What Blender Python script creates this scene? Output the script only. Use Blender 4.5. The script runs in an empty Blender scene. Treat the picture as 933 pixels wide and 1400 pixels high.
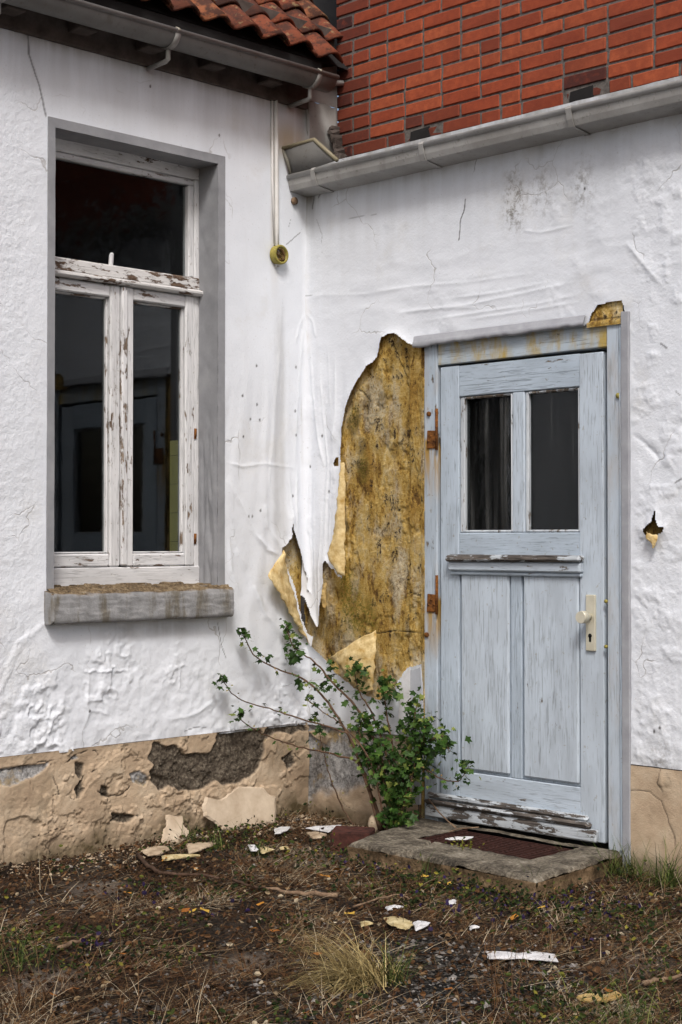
import bpy, bmesh, math, random
import numpy as np
from mathutils import Vector, Matrix

random.seed(7); RNG = np.random.default_rng(7)
SC = bpy.context.scene; COL = SC.collection

# ---------------------------------------------------------------- camera, light, exposure
FPX, CXP, CYP, DIST = 2132.0, 466.5, 700.0, 7.2          # survey of the corner of the yard
PITCH = math.atan(38 / FPX); S2 = 2 ** -.5
FH = np.array([-S2, S2, 0]); RT = np.array([S2, S2, 0]); UP = np.array([0, 0, 1.])
FW = FH * math.cos(PITCH) + UP * math.sin(PITCH); UV = -FH * math.sin(PITCH) + UP * math.cos(PITCH)
CAM = -DIST * FH + .0223 * DIST * RT; CAM[2] = 374 / FPX * DIST
cd = bpy.data.cameras.new('camera'); cam = bpy.data.objects.new('camera', cd); COL.objects.link(cam)
cam.location = CAM; cd.sensor_fit = 'VERTICAL'; cd.sensor_height = 36; cd.sensor_width = 24
cd.lens = 36 * FPX / 1400; cd.clip_end = 500; cd.clip_start = .05
cam.rotation_euler = Vector(FW).to_track_quat('-Z', 'Y').to_euler()
SC.camera = cam
ELEV, AZ = math.radians(52), math.radians(206)            # azimuth clockwise from +y: light comes from (-y, slightly -x... )
sdir = Vector((.66, -.62, 1.05)).normalized()               # towards the sun
ELEV = math.asin(sdir.z); AZ = math.atan2(sdir.x, sdir.y)
w = bpy.data.worlds.new('World'); SC.world = w; w.use_nodes = True
wn = w.node_tree; bg = wn.nodes['Background']
sky = wn.nodes.new('ShaderNodeTexSky'); sky.sky_type = 'NISHITA'; sky.sun_disc = False
sky.sun_elevation = ELEV; sky.sun_rotation = AZ; sky.air_density = 1; sky.dust_density = 5; sky.ozone_density = 1
hs = wn.nodes.new('ShaderNodeHueSaturation'); hs.inputs['Saturation'].default_value = 1.0
wn.links.new(sky.outputs[0], hs.inputs['Color']); wn.links.new(hs.outputs[0], bg.inputs[0])
bg.inputs[1].default_value = .095
sl = bpy.data.lights.new('sun', 'SUN'); sun = bpy.data.objects.new('sun', sl); COL.objects.link(sun)
sl.energy = 1.5; sl.angle = math.radians(12); sl.color = (1, .985, .965)
sun.rotation_euler = sdir.to_track_quat('Z', 'Y').to_euler()
SC.view_settings.view_transform = 'Standard'; SC.view_settings.look = 'None'
SC.view_settings.exposure = 0.52; SC.view_settings.gamma = 1

# ---------------------------------------------------------------- survey helpers (photo reading -> metres on a known plane)
def ray(px, py): return FW + RT * (px - CXP) / FPX - UV * (py - CYP) / FPX
def Lp(px, py, x=0.):  d = ray(px, py); return CAM + (x - CAM[0]) / d[0] * d
def Rp(px, py, y=0.):  d = ray(px, py); return CAM + (y - CAM[1]) / d[1] * d
def Gp(px, py, z=0.):  d = ray(px, py); return CAM + (z - CAM[2]) / d[2] * d
def Lpoly(pts, x=0.): return np.array([[-Lp(a, b, x)[1], Lp(a, b, x)[2]] for a, b in pts])
def Rpoly(pts, y=0.): return np.array([[Rp(a, b, y)[0], Rp(a, b, y)[2]] for a, b in pts])

# ---------------------------------------------------------------- numpy noise and distances
def vnoise(x, y, seed):
    t = np.random.default_rng(seed).random((257, 257)); t[-1] = t[0]; t[:, -1] = t[:, 0]
    xi = np.floor(x).astype(int); yi = np.floor(y).astype(int); fx = x - xi; fy = y - yi
    fx = fx ** 3 * (fx * (fx * 6 - 15) + 10); fy = fy ** 3 * (fy * (fy * 6 - 15) + 10)
    xi %= 256; yi %= 256
    return (t[xi, yi] * (1 - fx) + t[xi + 1, yi] * fx) * (1 - fy) + (t[xi, yi + 1] * (1 - fx) + t[xi + 1, yi + 1] * fx) * fy
def fbm(x, y, sc, seed, o=4, g=.5):
    a, s, n = 1., 0., 0.
    for i in range(o):
        s = s + a * vnoise(x * sc + 13.7 * i, y * sc + 7.3 * i, seed + i); n += a; a *= g; sc *= 2.03
    return s / n
def ridge(x, y, sc, seed, o=3): return 1 - np.abs(2 * fbm(x, y, sc, seed, o) - 1)
def sstep(a, b, v): t = np.clip((v - a) / (b - a), 0, 1); return t * t * (3 - 2 * t)
def dline(u, v, pts):
    d = np.full(u.shape, 9.); tt = np.zeros(u.shape); n = len(pts) - 1
    for i in range(n):
        a, b = np.array(pts[i]), np.array(pts[i + 1]); e = b - a; L2 = e @ e + 1e-12
        t = np.clip(((u - a[0]) * e[0] + (v - a[1]) * e[1]) / L2, 0, 1)
        q = np.hypot(u - a[0] - t * e[0], v - a[1] - t * e[1]); m = q < d
        d = np.where(m, q, d); tt = np.where(m, (i + t) / n, tt)
    return d, tt
def sdpoly(u, v, P):
    """signed distance, negative inside"""
    P = np.asarray(P); lo = P.min(0) - .25; hi = P.max(0) + .25
    out = np.full(u.shape, .25); m = (u > lo[0]) & (u < hi[0]) & (v > lo[1]) & (v < hi[1])
    uu, vv = u[m], v[m]; d = np.full(uu.shape, 9.); ins = np.zeros(uu.shape, bool); n = len(P)
    for i in range(n):
        a, b = P[i], P[(i + 1) % n]; e = b - a
        t = np.clip(((uu - a[0]) * e[0] + (vv - a[1]) * e[1]) / (e @ e + 1e-12), 0, 1)
        d = np.minimum(d, np.hypot(uu - a[0] - t * e[0], vv - a[1] - t * e[1]))
        c = (a[1] > vv) != (b[1] > vv)
        ins ^= c & (uu < e[0] * (vv - a[1]) / (e[1] if abs(e[1]) > 1e-9 else 1e-9) + a[0])
    out[m] = np.where(ins, -d, d); return out
def axis(a, fa, fb, b, fs, cs):
    p = []
    if fa > a: p.append(np.linspace(a, fa, max(2, int((fa - a) / cs) + 1))[:-1])
    p.append(np.linspace(fa, fb, int(round((fb - fa) / fs)) + 1))
    if b > fb: p.append(np.linspace(fb, b, max(2, int((b - fb) / cs) + 1))[1:])
    return np.concatenate(p)

# ---------------------------------------------------------------- objects
def tag(o, label=None, cat=None, group=None, kind=None):
    if label: o['label'] = label
    if cat: o['category'] = cat
    if group: o['group'] = group
    if kind: o['kind'] = kind
    return o
def link(name, me, mats, parent=None):
    o = bpy.data.objects.new(name, me); COL.objects.link(o)
    for m in (mats if isinstance(mats, (list, tuple)) else [mats]): me.materials.append(m)
    if parent is not None:
        o.parent = parent; o.matrix_parent_inverse = Matrix.Translation(-wloc(parent))
    return o
def wloc(o):
    v = Vector((0, 0, 0))
    while o is not None:
        v = v + o.location
        if o.parent is not None: v = v + o.matrix_parent_inverse.translation
        o = o.parent
    return v
def thing(name, label, cat, loc=(0, 0, 0), group=None):
    o = bpy.data.objects.new(name, None); COL.objects.link(o); o.location = loc; o.empty_display_size = .1
    return tag(o, label, cat, group)
def mesh_np(name, V, F, mats, parent=None, attrs=None, smooth=True, mi=None):
    V = np.asarray(V, np.float32); F = np.asarray(F, np.int32); k = F.shape[1]
    me = bpy.data.meshes.new(name); me.vertices.add(len(V)); me.vertices.foreach_set('co', V.ravel())
    me.loops.add(F.size); me.loops.foreach_set('vertex_index', F.ravel())
    me.polygons.add(len(F)); me.polygons.foreach_set('loop_start', np.arange(0, F.size, k, dtype=np.int32))
    me.polygons.foreach_set('use_smooth', np.full(len(F), smooth))
    if mi is not None: me.polygons.foreach_set('material_index', np.asarray(mi, np.int32))
    for a, v in (attrs or {}).items():
        at = me.attributes.new(a, 'FLOAT', 'POINT'); at.data.foreach_set('value', np.asarray(v, np.float32).ravel())
    me.update(calc_edges=True); me.validate()
    return link(name, me, mats, parent)
def grid_mesh(name, us, vs, fn, mats, parent=None, keep=None, attrs=None, flip=False):
    """fn(U,V)->(n,3); keep(U,V) at face centres"""
    U, V = np.meshgrid(us, vs, indexing='ij'); nu, nv = U.shape
    P = fn(U, V).reshape(-1, 3); idx = np.arange(nu * nv).reshape(nu, nv)
    F = np.stack([idx[:-1, :-1], idx[1:, :-1], idx[1:, 1:], idx[:-1, 1:]], -1).reshape(-1, 4)
    if flip: F = F[:, ::-1]
    if keep is not None:
        k = keep((U[:-1, :-1] + U[1:, 1:]) / 2, (V[:-1, :-1] + V[1:, 1:]) / 2).ravel(); F = F[k]
    at = {a: f.ravel() for a, f in (attrs or {}).items()}
    used = np.zeros(len(P), bool); used[F.ravel()] = True; rm = np.cumsum(used) - 1
    return mesh_np(name, P[used], rm[F], mats, parent, {a: f[used] for a, f in at.items()})

class MB:
    def __init__(s): s.v = []; s.f = []; s.m = []; s.a = []; s.sm = []
    def add(s, vs, fs, m=0, a=0., smooth=False):
        n = len(s.v); s.v += [tuple(map(float, p)) for p in vs]; s.a += [a] * len(vs)
        s.f += [[i + n for i in f] for f in fs]; s.m += [m] * len(fs); s.sm += [smooth] * len(fs)
    def box(s, x0, x1, y0, y1, z0, z1, b=.003, m=0, a=0., jit=0., rot=None, org=None):
        c = {}
        for sx in (0, 1):
            for sy in (0, 1):
                for sz in (0, 1):
                    c[sx, sy, sz] = np.array([(x0, x1)[sx], (y0, y1)[sy], (z0, z1)[sz]], float) + (np.random.default_rng(len(s.v) + sx * 4 + sy * 2 + sz).uniform(-jit, jit, 3) if jit else 0)
        vs, ix = [], {}
        for k, p in c.items():
            for ax in range(3):
                q = p.copy()
                for o in range(3):
                    if o != ax: q[o] += -b if k[o] else b
                ix[k, ax] = len(vs); vs.append(q)
        fs = []
        for ax in range(3):
            o1, o2 = [i for i in range(3) if i != ax]
            for sg in (0, 1):
                q = []
                for e in ((0, 0), (1, 0), (1, 1), (0, 1)):
                    k = [0, 0, 0]; k[ax] = sg; k[o1], k[o2] = e; q.append(ix[tuple(k), ax])
                fs.append(q)
        for c3 in range(3):
            a1, a2 = [i for i in range(3) if i != c3]
            for s1 in (0, 1):
                for s2 in (0, 1):
                    k0 = [0, 0, 0]; k0[a1] = s1; k0[a2] = s2; k1 = list(k0); k1[c3] = 1
                    fs.append([ix[tuple(k0), a1], ix[tuple(k1), a1], ix[tuple(k1), a2], ix[tuple(k0), a2]])
        for k in c: fs.append([ix[k, 0], ix[k, 1], ix[k, 2]])
        if rot is not None:
            og = np.array(org); R = np.array(rot); vs = [R @ (p - og) + og for p in vs]
        s.add(vs, fs, m, a)
    def tube(s, pts, rad, n=8, m=0, a=0., cap=True):
        pts = [Vector(p) for p in pts]; rs = rad if isinstance(rad, (list, tuple)) else [rad] * len(pts)
        up = Vector((.13, .31, .94)); vs = []; fs = []
        for i, p in enumerate(pts):
            t = (pts[min(i + 1, len(pts) - 1)] - pts[max(i - 1, 0)]).normalized()
            x = t.cross(up)
            if x.length < .1: x = t.cross(Vector((1, 0, 0)))
            x.normalize(); y = t.cross(x)
            for k in range(n):
                g = 2 * math.pi * k / n; vs.append(p + (x * math.cos(g) + y * math.sin(g)) * rs[i])
        for i in range(len(pts) - 1):
            for k in range(n):
                fs.append([i * n + k, i * n + (k + 1) % n, (i + 1) * n + (k + 1) % n, (i + 1) * n + k])
        if cap: fs.append(list(range(n))); fs.append([(len(pts) - 1) * n + k for k in range(n)])
        s.add(vs, fs, m, a, True)
    def strip(s, rows, m=0, a=0., smooth=True):
        n = len(rows[0]); vs = [p for r in rows for p in r]
        s.add(vs, [[i * n + j, i * n + j + 1, (i + 1) * n + j + 1, (i + 1) * n + j] for i in range(len(rows) - 1) for j in range(n - 1)], m, a, smooth)
    def build(s, name, mats, parent=None, fixn=True, solid=0., sub=0):
        me = bpy.data.meshes.new(name); me.from_pydata(s.v, [], s.f); me.update()
        me.polygons.foreach_set('material_index', s.m); me.polygons.foreach_set('use_smooth', s.sm)
        at = me.attributes.new('mark', 'FLOAT', 'POINT'); at.data.foreach_set('value', np.array(s.a, np.float32))
        if fixn:
            bm = bmesh.new(); bm.from_mesh(me); bmesh.ops.recalc_face_normals(bm, faces=bm.faces); bm.to_mesh(me); bm.free()
        o = link(name, me, mats, parent)
        if sub: md = o.modifiers.new('smooth', 'SUBSURF'); md.levels = md.render_levels = sub
        if solid: md = o.modifiers.new('thick', 'SOLIDIFY'); md.thickness = solid; md.offset = 0
        return o

# ---------------------------------------------------------------- materials
class T:
    def __init__(s, name):
        s.mat = bpy.data.materials.new(name); s.mat.use_nodes = True; s.t = s.mat.node_tree
        s.b = s.t.nodes['Principled BSDF']
    def n(s, ty, ins=None, **pr):
        nd = s.t.nodes.new('ShaderNode' + ty)
        for k, v in pr.items(): setattr(nd, k, v)
        for k, v in (ins or {}).items(): s.put(nd.inputs[k], v)
        return nd
    def put(s, sock, v):
        if hasattr(v, 'is_linked') or isinstance(v, bpy.types.NodeSocket): s.t.links.new(v, sock)
        elif isinstance(v, tuple) and len(v) == 3 and sock.type == 'RGBA': sock.default_value = (*v, 1)
        else: sock.default_value = v
    def pos(s, st=(1, 1, 1), off=None):
        if not hasattr(s, '_g'): s._g = s.n('NewGeometry')
        p = s._g.outputs['Position']
        if off is not None: p = s.n('VectorMath', {0: p, 1: off}, operation='ADD').outputs[0]
        if st != (1, 1, 1): p = s.n('VectorMath', {0: p, 1: st}, operation='MULTIPLY').outputs[0]
        return p
    def island(s):
        s.pos(); return s._g.outputs['Random Per Island']
    def noise(s, sc, det=4, ro=.55, st=(1, 1, 1), dist=0., off=None):
        return s.n('TexNoise', {'Vector': s.pos(st, off), 'Scale': sc, 'Detail': det, 'Roughness': ro, 'Distortion': dist}).outputs['Fac']
    def vor(s, sc, st=(1, 1, 1), feat='F1', off=None):
        return s.n('TexVoronoi', {'Vector': s.pos(st, off), 'Scale': sc}, feature=feat).outputs['Distance']
    def attr(s, nm): return s.n('Attribute', attribute_name=nm).outputs['Fac']
    def m(s, op, a, b=0., c=None, clamp=False):
        d = {0: a, 1: b}
        if c is not None: d[2] = c
        return s.n('Math', d, operation=op, use_clamp=clamp).outputs[0]
    def ss(s, v, a, b, lo=0., hi=1.):
        return s.n('MapRange', {'Value': v, 'From Min': a, 'From Max': b, 'To Min': lo, 'To Max': hi}, interpolation_type='SMOOTHSTEP').outputs[0]
    def mix(s, f, a, b, bl='MIX'):
        nd = s.n('Mix', data_type='RGBA', blend_type=bl); s.put(nd.inputs[0], f); s.put(nd.inputs[6], a); s.put(nd.inputs[7], b); return nd.outputs[2]
    def ramp(s, f, st):
        nd = s.n('ValToRGB', {0: f}); cr = nd.color_ramp
        while len(cr.elements) < len(st): cr.elements.new(.5)
        for e, (p, c) in zip(cr.elements, st): e.position = p; e.color = (*c, 1)
        return nd.outputs[0]
    def bump(s, h, st=1., d=.01, nrm=None):
        i = {'Height': h, 'Strength': st, 'Distance': d}
        if nrm is not None: i['Normal'] = nrm
        return s.n('Bump', i).outputs[0]
    def out(s, col, ro=.7, nrm=None, spec=.3, metal=0.):
        s.put(s.b.inputs['Base Color'], col); s.put(s.b.inputs['Roughness'], ro); s.put(s.b.inputs['Specular IOR Level'], spec)
        s.put(s.b.inputs['Metallic'], metal)
        if nrm is not None: s.put(s.b.inputs['Normal'], nrm)
        return s.mat

def mat_white():
    t = T('white_plaster')
    big = t.noise(2.2, 5, .6); drip = t.noise(9, 4, .6, st=(1, 1, .12)); fine = t.noise(90, 3, .6); spk = t.noise(35, 2, .5)
    c = t.ramp(big, [(.3, (.675, .705, .755)), (.7, (.765, .795, .845))])
    c = t.mix(t.ss(drip, .52, .74, 0, .22), c, (.60, .61, .63))
    c = t.mix(t.m('MULTIPLY', t.attr('dirt'), t.ss(drip, .3, .62, .25, 1)), c, (.24, .225, .20))
    c = t.mix(t.m('MULTIPLY', t.attr('rust'), t.ss(drip, .3, .6, .4, 1)), c, (.42, .33, .21))
    c = t.mix(t.m('MULTIPLY', t.attr('spot'), t.ss(t.noise(26, 6, .75), .44, .66)), c, (.22, .21, .20))
    dv = t.n('VectorMath', {0: t.pos(), 1: t.n('VectorMath', {0: t.n('TexNoise', {'Vector': t.pos(), 'Scale': 7, 'Detail': 3}).outputs['Color'], 1: (.16, .16, .16)}, operation='MULTIPLY').outputs[0]}, operation='ADD').outputs[0]
    hair = t.n('TexVoronoi', {'Vector': dv, 'Scale': 2.6}, feature='DISTANCE_TO_EDGE').outputs['Distance']
    hair = t.m('MULTIPLY', t.ss(hair, .007, .001), t.ss(t.noise(3.1, 3, .5, off=(4, 2, 9)), .5, .62))
    c = t.mix(t.m('MULTIPLY', hair, .55), c, (.30, .28, .26))
    c = t.mix(t.ss(t.noise(3.4, 6, .7, off=(1, 7, 3)), .52, .74, 0, .22), c, (.50, .46, .38))
    c = t.mix(t.ss(t.noise(110, 3, .6), .655, .70, 0, .35), c, (.34, .32, .29))
    c = t.mix(t.attr('crack'), c, (.035, .03, .025))
    back = t._g.outputs['Backfacing']
    c = t.mix(back, c, (.55, .42, .18))
    h = t.m('ADD', t.m('ADD', t.m('MULTIPLY', fine, t.attr('grain')), t.m('MULTIPLY', spk, .5)), t.m('MULTIPLY', hair, -.7))
    return t.out(c, t.ss(big, .3, .7, .5, .62), t.bump(h, .5, .004), .35)
def mat_plinth():
    t = T('beige_plinth_render')
    n = t.noise(7, 6, .65); f = t.noise(70, 5, .7); f2 = t.noise(160, 3, .6)
    paint = t.ramp(n, [(.28, (.36, .265, .18)), (.5, (.47, .36, .25)), (.75, (.56, .46, .34))])
    paint = t.mix(t.ss(f, .62, .75, 0, .45), paint, (.30, .20, .11))
    paint = t.mix(t.m('MULTIPLY', t.attr('dirt'), t.ss(n, .3, .6, .3, 1)), paint, (.10, .075, .04))
    raw = t.ramp(f, [(.3, (.035, .028, .022)), (.5, (.10, .08, .06)), (.62, (.17, .145, .11)), (.75, (.34, .30, .24))])
    grey = t.ramp(t.m('ADD', t.m('MULTIPLY', f, .6), t.m('MULTIPLY', t.noise(22, 4, .6, st=(1, 1, .4)), .4)), [(.38, (.10, .095, .09)), (.52, (.32, .315, .31)), (.66, (.56, .55, .53))])
    grey = t.mix(t.ss(n, .52, .66), grey, (.30, .22, .11))
    c = t.mix(t.attr('raw'), paint, raw); c = t.mix(t.attr('grey'), c, grey)
    c = t.mix(t.attr('crack'), c, (.025, .02, .015))
    h = t.m('ADD', t.m('MULTIPLY', f, t.m('ADD', t.m('MULTIPLY', t.attr('raw'), 1.6), .45)), t.m('MULTIPLY', f2, .45))
    return t.out(c, .9, t.bump(h, .75, .006), .15)
def mat_ochre(dark=1.):
    t = T('ochre_bare_plaster')
    v = t.noise(8, 6, .68, st=(1.5, 1.5, .55), dist=.6); v2 = t.noise(26, 6, .72, st=(1, 1, .5)); f = t.noise(85, 5, .75); g = t.noise(5, 6, .6, st=(1, 1, .45), off=(3, 8, 1))
    s = t.m('ADD', t.m('MULTIPLY', v, .42), t.m('ADD', t.m('MULTIPLY', v2, .36), t.m('MULTIPLY', f, .22)))
    d = dark
    c = t.ramp(s, [(.36, (.04 * d, .022 * d, .006 * d)), (.435, (.18 * d, .095 * d, .022 * d)), (.475, (.46 * d, .29 * d, .065 * d)), (.525, (.64 * d, .45 * d, .15 * d)), (.60, (.78 * d, .64 * d, .36 * d))])
    c = t.mix(t.m('MULTIPLY', t.ss(g, .49, .59), t.ss(f, .35, .55, .15, .9)), c, (.62 * d, .54 * d, .38 * d))
    c = t.mix(t.m('MULTIPLY', t.ss(g, .46, .38), t.ss(v2, .42, .6, 0, .75)), c, (.40 * d, .21 * d, .03 * d))
    c = t.mix(t.m('MULTIPLY', t.ss(v2, .565, .63), t.ss(f, .42, .52)), c, (.04 * d, .02 * d, .01 * d))
    c = t.mix(t.m('MULTIPLY', t.attr('moss'), t.ss(f, .42, .6)), c, (.17, .14, .015))
    c = t.mix(t.m('MULTIPLY', t.attr('dirt'), t.ss(v2, .35, .6, .45, 1)), c, (.03, .018, .008))
    c = t.mix(t.attr('crack'), c, (.02, .014, .008))
    h = t.m('ADD', t.m('MULTIPLY', v2, .7), t.m('MULTIPLY', f, .6))
    return t.out(c, .85, t.bump(h, 1., .012), .2)
def mat_paint(name, paint, axis_='z', flake=.45, stain=0., drips=None, wood=((.05, .04, .032), (.20, .165, .13)), warm=(.42, .30, .07), edge=.04, gr=.5, rough=.55):
    t = T(name); st = {'z': (1, 1, .09), 'x': (.09, 1, 1), 'y': (1, .09, 1)}[axis_]; st2 = {'z': (1, 1, .3), 'x': (.3, 1, 1), 'y': (1, .3, 1)}[axis_]
    off = t.n('CombineXYZ', {0: t.m('MULTIPLY', t.island(), 7.), 1: t.m('MULTIPLY', t.island(), 13.), 2: t.m('MULTIPLY', t.island(), 29.)}).outputs[0]
    grain = t.noise(140, 3, .6, st=st, off=off); g2 = t.noise(60, 4, .65, st=st, off=off); fl = t.noise(34, 5, .7, st=st2, off=off); cl = t.noise(4, 3, .5, off=off)
    mk = t.attr('mark')
    lvl = t.m('ADD', t.m('MULTIPLY', fl, .55), t.m('ADD', t.m('MULTIPLY', cl, .25), t.m('MULTIPLY', g2, .2)))
    lvl = t.m('ADD', lvl, t.m('MULTIPLY', mk, .16))
    bare = t.ss(lvl, 1 - flake, 1 - flake + edge)
    p = t.mix(t.ss(t.noise(11, 4, .6, st=st2, off=off), .35, .7), paint, tuple(x * .78 for x in paint))
    p = t.mix(t.ss(grain, .56, .70, 0, gr), p, tuple(x * .36 for x in paint))
    hst = {'z': (1, 1, .035), 'x': (.035, 1, 1), 'y': (1, .035, 1)}[axis_]
    hl = t.m('MULTIPLY', t.ss(t.noise(210, 2, .5, st=hst, off=off), .575, .64), t.ss(t.noise(5, 4, .65, st=st2, off=off), .40, .58))
    p = t.mix(t.m('MULTIPLY', hl, .42), p, tuple(x * .2 for x in paint))
    p = t.mix(t.ss(t.noise(3, 5, .65, st=st2, off=off), .50, .68, 0, .35), p, tuple(x * .62 + .03 for x in paint))
    p = t.mix(t.ss(t.noise(45, 3, .6), .66, .72, 0, .5), p, (.20, .17, .12))
    p = t.mix(t.ss(t.island(), 0, 1, 0, .12), p, (1, 1, 1))
    if stain: p = t.mix(t.m('MULTIPLY', t.ss(t.noise(10, 5, .65, st=(1, 1, .35)), .42, .68), stain), p, warm)
    if drips:
        xyz = t.n('SeparateXYZ', {0: t.pos()}); acc = None
        for hz in drips:
            q = t.m('MULTIPLY', t.ss(xyz.outputs[2], hz - .30, hz - .01), t.ss(xyz.outputs[2], hz + .03, hz)); acc = q if acc is None else t.m('ADD', acc, q)
        acc = t.m('MULTIPLY', acc, t.m('MULTIPLY', t.ss(xyz.outputs[0], .83, .80), t.ss(t.noise(30, 4, .6, st=(1, 1, .1)), .38, .56)), clamp=True)
        p = t.mix(acc, p, (.36, .22, .05))
    wd = t.ramp(t.m('ADD', t.m('MULTIPLY', grain, .5), t.m('MULTIPLY', g2, .5)), [(.38, wood[0]), (.62, wood[1])])
    c = t.mix(bare, p, wd)
    h = t.m('ADD', t.m('ADD', t.m('MULTIPLY', bare, -1.), t.m('MULTIPLY', grain, .55)), t.m('MULTIPLY', hl, -.6))
    return t.out(c, t.ss(bare, 0, 1, rough, .9), t.bump(h, .55, .0035), .3)
def mat_zinc(name, base=.23, warm=.0, dirt=.5):
    t = T(name); n = t.noise(6, 6, .6); f = t.noise(55, 4, .6); d = t.noise(12, 4, .6, st=(1, 1, .3))
    c = t.ramp(n, [(.3, (base * .72, base * .69, base * .64)), (.7, (base * 1.15, base * 1.13, base * 1.09))])
    c = t.mix(t.ss(f, .58, .72, 0, dirt), c, (.085, .075, .05)); c = t.mix(t.ss(d, .56, .72, 0, dirt * .8), c, (.11, .10, .08))
    c = t.mix(t.attr('mark'), c, (.30, .25, .13))
    return t.out(c, t.ss(n, .3, .7, .38, .6), t.bump(f, .12, .003), .35, .0)
def mat_brick():
    t = T('red_brick'); r = t.island(); n = t.noise(30, 5, .65); f = t.noise(150, 4, .7); mk = t.attr('mark')
    c = t.ramp(r, [(0, (.20, .047, .024)), (.1, (.31, .066, .03)), (.6, (.375, .080, .033)), (1, (.42, .105, .044))])
    c = t.mix(t.ss(t.noise(1.6, 5, .6), .5, .66, 0, .4), c, (.11, .032, .022)); c = t.mix(t.ss(n, .35, .7, .5, 0), c, (.20, .04, .022)); c = t.mix(t.ss(f, .58, .72, 0, .55), c, (.10, .035, .025))
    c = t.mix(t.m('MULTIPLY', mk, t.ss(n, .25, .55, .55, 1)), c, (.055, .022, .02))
    return t.out(c, .82, t.bump(t.m('ADD', n, t.m('MULTIPLY', f, .5)), .45, .004), .2)
def mat_simple(name, c0, c1, sc=20, ro=.8, bs=.3, bd=.004, st=(1, 1, 1), spec=.2, metal=0.):
    t = T(name); n = t.noise(sc, 6, .65, st=st)
    return t.out(t.ramp(n, [(.32, c0), (.68, c1)]), ro, t.bump(t.noise(sc * 3, 4, .65, st=st), bs, bd), spec, metal)
def mat_tile():
    t = T('red_clay_tile'); r = t.island(); n = t.noise(16, 6, .65); f = t.noise(60, 5, .7)
    c = t.ramp(r, [(0, (.05, .024, .018)), (.3, (.12, .040, .024)), (.62, (.20, .058, .030)), (.84, (.25, .09, .042)), (1, (.42, .28, .14))])
    c = t.mix(t.ss(n, .44, .60, 0, .9), c, (.055, .026, .020)); c = t.mix(t.ss(f, .56, .66, 0, .8), c, (.045, .03, .024)); c = t.mix(t.ss(t.noise(28, 4, .6, off=(5, 5, 5)), .6, .7, 0, .55), c, (.33, .25, .13))
    return t.out(c, .85, t.bump(t.m('ADD', n, f), .5, .006), .2)
def mat_stone():
    t = T('grey_sill_stone'); n = t.noise(14, 6, .7); f = t.noise(80, 4, .7); d = t.noise(14, 4, .65, st=(1, 1, .25))
    t.pos(); up = t.n('SeparateXYZ', {0: t._g.outputs['Normal']}).outputs[2]
    c = t.ramp(n, [(.3, (.19, .19, .19)), (.7, (.33, .33, .335))])
    c = t.mix(t.ss(d, .48, .66, 0, .75), c, (.12, .10, .065))
    lich = t.ramp(t.m('ADD', t.m('MULTIPLY', n, .5), t.m('MULTIPLY', f, .5)), [(.38, (.03, .022, .014)), (.5, (.13, .09, .05)), (.62, (.27, .21, .13))])
    c = t.mix(t.ss(up, .4, .8), c, lich)
    return t.out(c, .85, t.bump(t.m('ADD', n, t.m('MULTIPLY', f, .6)), .6, .008), .25)
def mat_concrete():
    t = T('lichen_concrete'); n = t.noise(9, 6, .7); f = t.noise(70, 5, .75)
    t.pos(); up = t.n('SeparateXYZ', {0: t._g.outputs['Normal']}).outputs[2]
    s = t.m('ADD', t.m('MULTIPLY', n, .55), t.m('MULTIPLY', f, .45))
    c = t.ramp(s, [(.38, (.025, .022, .018)), (.47, (.085, .072, .055)), (.56, (.20, .175, .135)), (.68, (.40, .37, .31))])
    c2 = t.ramp(s, [(.38, (.05, .035, .02)), (.5, (.17, .115, .065)), (.64, (.36, .25, .15))])
    return t.out(t.mix(t.ss(up, .2, .7), c2, c), .9, t.bump(t.m('ADD', n, f), .8, .008), .15)
def mat_ground():
    t = T('dry_yard_soil'); n = t.noise(3.2, 6, .65); f = t.noise(60, 6, .75); f2 = t.noise(140, 4, .7)
    c = t.ramp(t.m('ADD', t.m('MULTIPLY', n, .45), t.m('MULTIPLY', f, .55)), [(.36, (.008, .006, .005)), (.48, (.028, .021, .016)), (.58, (.075, .056, .042)), (.70, (.18, .15, .12))])
    gr = t.ramp(t.m('ADD', t.m('MULTIPLY', t.vor(75), .6), t.m('MULTIPLY', f, .4)), [(.2, (.19, .18, .17)), (.36, (.07, .066, .06)), (.5, (.016, .015, .014))])
    c = t.mix(t.attr('gravel'), c, gr)
    c = t.mix(t.m('MULTIPLY', t.attr('sand'), t.ss(f2, .4, .6, .3, .9)), c, (.25, .205, .165))
    return t.out(c, .95, t.bump(t.m('ADD', f, f2), 1., .015), .1)
def mat_blade(name, cols, rough=.8, trans=.0):
    t = T(name); c = t.ramp(t.attr('tint'), cols)
    c = t.mix(t.ss(t.noise(50, 3, .6), .4, .7, 0, .3), c, (.03, .025, .015))
    return t.out(c, rough, None, .15)
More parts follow.
